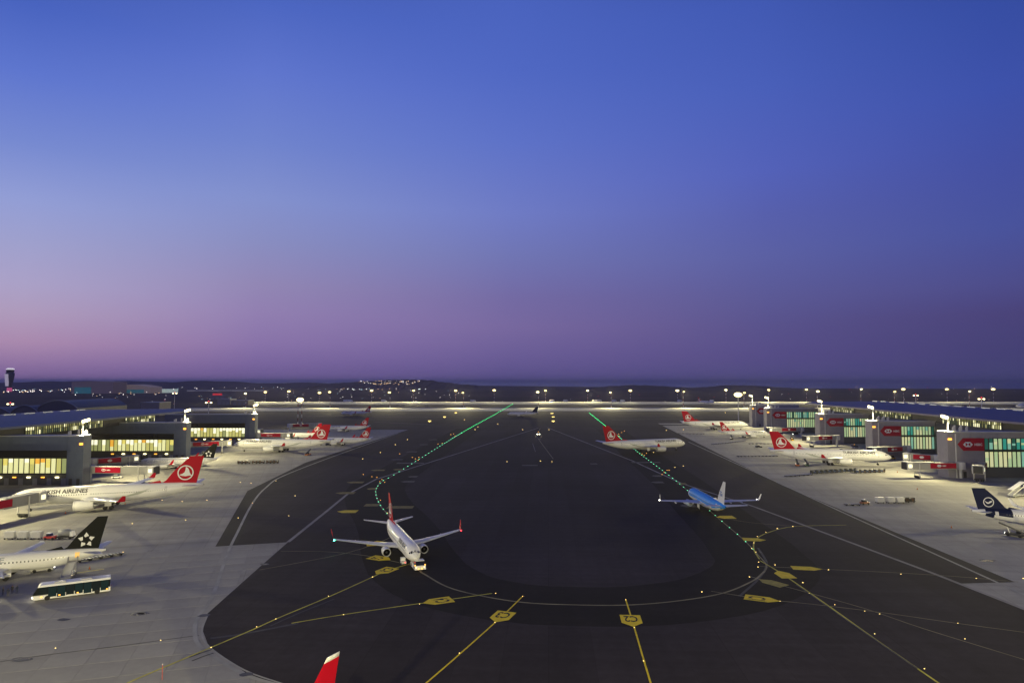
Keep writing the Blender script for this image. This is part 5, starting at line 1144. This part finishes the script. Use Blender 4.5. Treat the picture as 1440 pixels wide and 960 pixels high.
TEAL = mat('hangar_teal_glow', (.02, .14, .18), .5, emit=(.02, .16, .22), estr=.35)  # doors glow faintly, light put into their colour
HB = mat('hangar_beige_glow', (.26, .20, .24), .7, emit=(.5, .36, .42), estr=.05)  # light on the hangar wall, put into its colour as faint glow
HB2 = mat('hangar_beige_strong_glow', (.30, .24, .26), .7, emit=(.6, .45, .42), estr=.12)  # same wall with stronger painted glow
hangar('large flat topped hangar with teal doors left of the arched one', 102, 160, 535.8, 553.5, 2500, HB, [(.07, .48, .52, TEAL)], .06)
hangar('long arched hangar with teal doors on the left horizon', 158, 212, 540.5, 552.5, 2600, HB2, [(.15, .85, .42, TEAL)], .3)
hangar('low pale lit hangar right of the arched hangars', 212, 236, 547, 553, 2700, mat('shed_glow', (.5, .6, .55), .6, emit=(.5, .62, .55), estr=.5), [], 0)  # wall glows in place of light falling on it
def block(label, px0, px1, ytop, Y, m, cat='building', depth=30, sign=None, group='low buildings beyond the left apron'):
    x0, x1 = far(px0, Y), far(px1, Y); z1 = CAM_H + (HORIZON - ytop) * Y / F_PX; t = thing('cargo_building', label, cat, ((x0 + x1) / 2, Y, 0), 0, group); w = (x1 - x0) / 2
    b = MB(); b.box(-w, w, 0, depth, -1, z1); b.build('walls', m, t); b = MB(); b.box(-w - .5, w + .5, -.5, depth + .5, z1, z1 + .6); b.build('roof', GREYP, t)
    for i in range(3):
        b = MB(); b.box(-w + w * (.2 + .62 * i), -w + w * (.55 + .62 * i), -.2, .1, .2, z1 * .55); b.build('door', GREYP, t)
    if sign:
        b = MB(); b.box(-w * .6, w * .6, -.6, -.25, z1 + .8, z1 + 5.5); b.build('roof_sign', mat('sign_red', (.5, .02, .03), emit=(.8, .03, .05), estr=.5), t)
    return t
SH = mat('shed_grey', (.25, .24, .26), .7)
block('pale box building beside scaffolding below the left horizon', 307, 325, 561, 1300, mat('shed_pale', (.30, .29, .31), .7))
block('low building with long red roof sign left of the far apron', 296, 318, 556, 1700, SH, sign=True)
block('low pale building right of the pale box building', 327, 350, 563, 1290, mat('shed_warm', (.35, .32, .26), .7))
block('dark low building with blue light behind the left roof', 200, 226, 566, 900, SH)
block('long low lit building beneath the left hills', 264, 372, 548.6, 3200, mat('shed_long_glow', (.4, .4, .4), .6, emit=(.5, .45, .5), estr=.25), depth=60)  # lit look is put into the wall colour as glow
# vaulted roofs beyond the left hall
t = thing('vaulted_terminal', 'dark terminal roof of three low vaults behind the left hall', 'terminal', (-420, 540, 0))
for k, (px0, px1, yt) in enumerate(((-30, 20, 572.5), (18, 57, 570), (56, 111, 563))):
    x0, x1 = far(px0, 540) + 420, far(px1, 540) + 420; zt = CAM_H + (HORIZON - yt) * 540 / F_PX; n = 14
    ring_ = [(x0 + (x1 - x0) * i / n, (zt - 6) + 6 * math.sin(math.pi * i / n) ** .8) for i in range(n + 1)]
    b = MB(); b.rings([[(x0, yy, 0)] + [(u, yy, w) for u, w in ring_] + [(x1, yy, 0)] for yy in (0, 70)]); b.build('vault', mat('vault_dark', (.05, .065, .12), .5), t)
    b = MB(); b.rings([[(u, -.8, w) for u, w in ring_] + [(u, -.8, w + .6) for u, w in reversed(ring_)], [(u, .5, w) for u, w in ring_] + [(u, .5, w + .6) for u, w in reversed(ring_)]]); b.build('vault_edge', mat('vault_edge', (.22, .24, .3), .5), t)
# small parked trucks and aircraft along the far apron
for k, px in enumerate((487, 493, 540, 665, 776, 795, 836, 842, 863, 875, 955, 1000)):
    Y = 1506; x = far(px, Y); t = thing('far_truck', 'tiny pale truck on the farthest bright apron, %s from the left' % nth(k), 'truck', (x, Y, 0), .05 * k, 'tiny trucks on the farthest apron')
    b = MB(); b.box(-5, 3, -1.5, 1.5, .8, 4.6); b.build('cargo_box', WHITE, t); b = MB(); b.box(3.2, 5.4, -1.4, 1.4, .8, 3.6); b.build('cab', WHITE, t)
    wheel_set(t, [(4, 1.3), (4, -1.3), (-3, 1.3), (-3, -1.3)], .6, .4)
    if k % 3 != 1: lights(t, [(5.5, 0, 1.6)], HEADL, 'headlight', .7)
# town and airfield lights
def light_field(name, label, areas, m_list, seed):
    rnd = random.Random(seed); b = MB()
    for (x0, x1, y0, y1, n, Y, h, r) in areas:
        for _ in range(n):
            px, py = rnd.uniform(x0, x1), rnd.uniform(y0, y1)
            if h is None: yy = min(6500, max(900, CAM_H * F_PX / (py - HORIZON + .01))); z = rnd.uniform(2, 8); yy = (CAM_H - z) * F_PX / max(2.2, py - HORIZON)
            else: yy = Y; z = CAM_H + (HORIZON - py) * Y / F_PX
            s_ = yy * .00032 * r * rnd.uniform(.6, 1.3); b.cur = rnd.choice(range(len(m_list))); x = far(px, yy)
            b.add([(x, yy, z + s_), (x + s_, yy, z), (x, yy + s_, z), (x - s_, yy, z), (x, yy - s_, z), (x, yy, z - s_)], [(0, 1, 2), (0, 2, 3), (0, 3, 4), (0, 4, 1), (5, 2, 1), (5, 3, 2), (5, 4, 3), (5, 1, 4)])
    o = b.build(name, m_list, None, fix=False); o['kind'] = 'stuff'; o['label'] = label; return o
TW = mat('town_white', (1, 1, 1), emit=(1, .92, .82), estr=5); TO = mat('town_orange', (1, .7, .4), emit=(1, .62, .28), estr=3.5); TB = mat('town_teal', (.6, 1, 1), emit=(.6, .9, 1), estr=3); TR = mat('town_red', (1, .1, .1), emit=(1, .06, .06), estr=3)
light_field('town_lights', 'tiny white and orange lights scattered under the left hills', [(18, 105, 546, 551, 34, 0, None, 1.5), (0, 40, 548, 552, 10, 0, None, 1.6), (105, 240, 549, 555, 24, 0, None, 1.3), (240, 400, 541.5, 547, 30, 0, None, 1.2), (130, 420, 555, 568, 34, 0, None, .9), (400, 660, 546, 560, 50, 0, None, .8), (480, 600, 546, 548, 22, 0, None, 1.1)], [TW, TW, TW, TO, TB], 5)
light_field('hill_lights', 'warm lights of a village on the hill left of centre', [(505, 590, 535, 540.5, 60, 3950, 1, 1.2)], [TO, TO, TW], 6)
light_field('airfield_lights', 'tiny lights scattered over the dark airfield on the right', [(660, 1000, 553, 566, 22, 0, None, .6), (1000, 1440, 550, 563, 26, 0, None, .7), (1180, 1400, 543, 548, 10, 0, None, .9), (205, 240, 556, 568, 5, 0, None, 1.0)], [TW, TO, TW, TR], 8)
# ------------------------------------------------------------------ evening haze: one even volume of air over the whole place
b = MB(); b.box(-59000, 59000, -1500, 59000, -40, 140)
hz = b.build('haze', None, None); hz.data.materials.clear()
hm = bpy.data.materials.new('haze_air'); hm.use_nodes = True; nt = hm.node_tree; nt.nodes.remove(nt.nodes['Principled BSDF'])
pv = nt.nodes.new('ShaderNodeVolumePrincipled'); pv.inputs['Color'].default_value = (.86, .80, .92, 1); pv.inputs['Density'].default_value = 4.5e-5; pv.inputs['Anisotropy'].default_value = .3
nt.links.new(pv.outputs[0], nt.nodes['Material Output'].inputs['Volume']); hz.data.materials.append(hm); hz['kind'] = 'stuff'; hz['label'] = 'thin violet evening haze over the airfield'
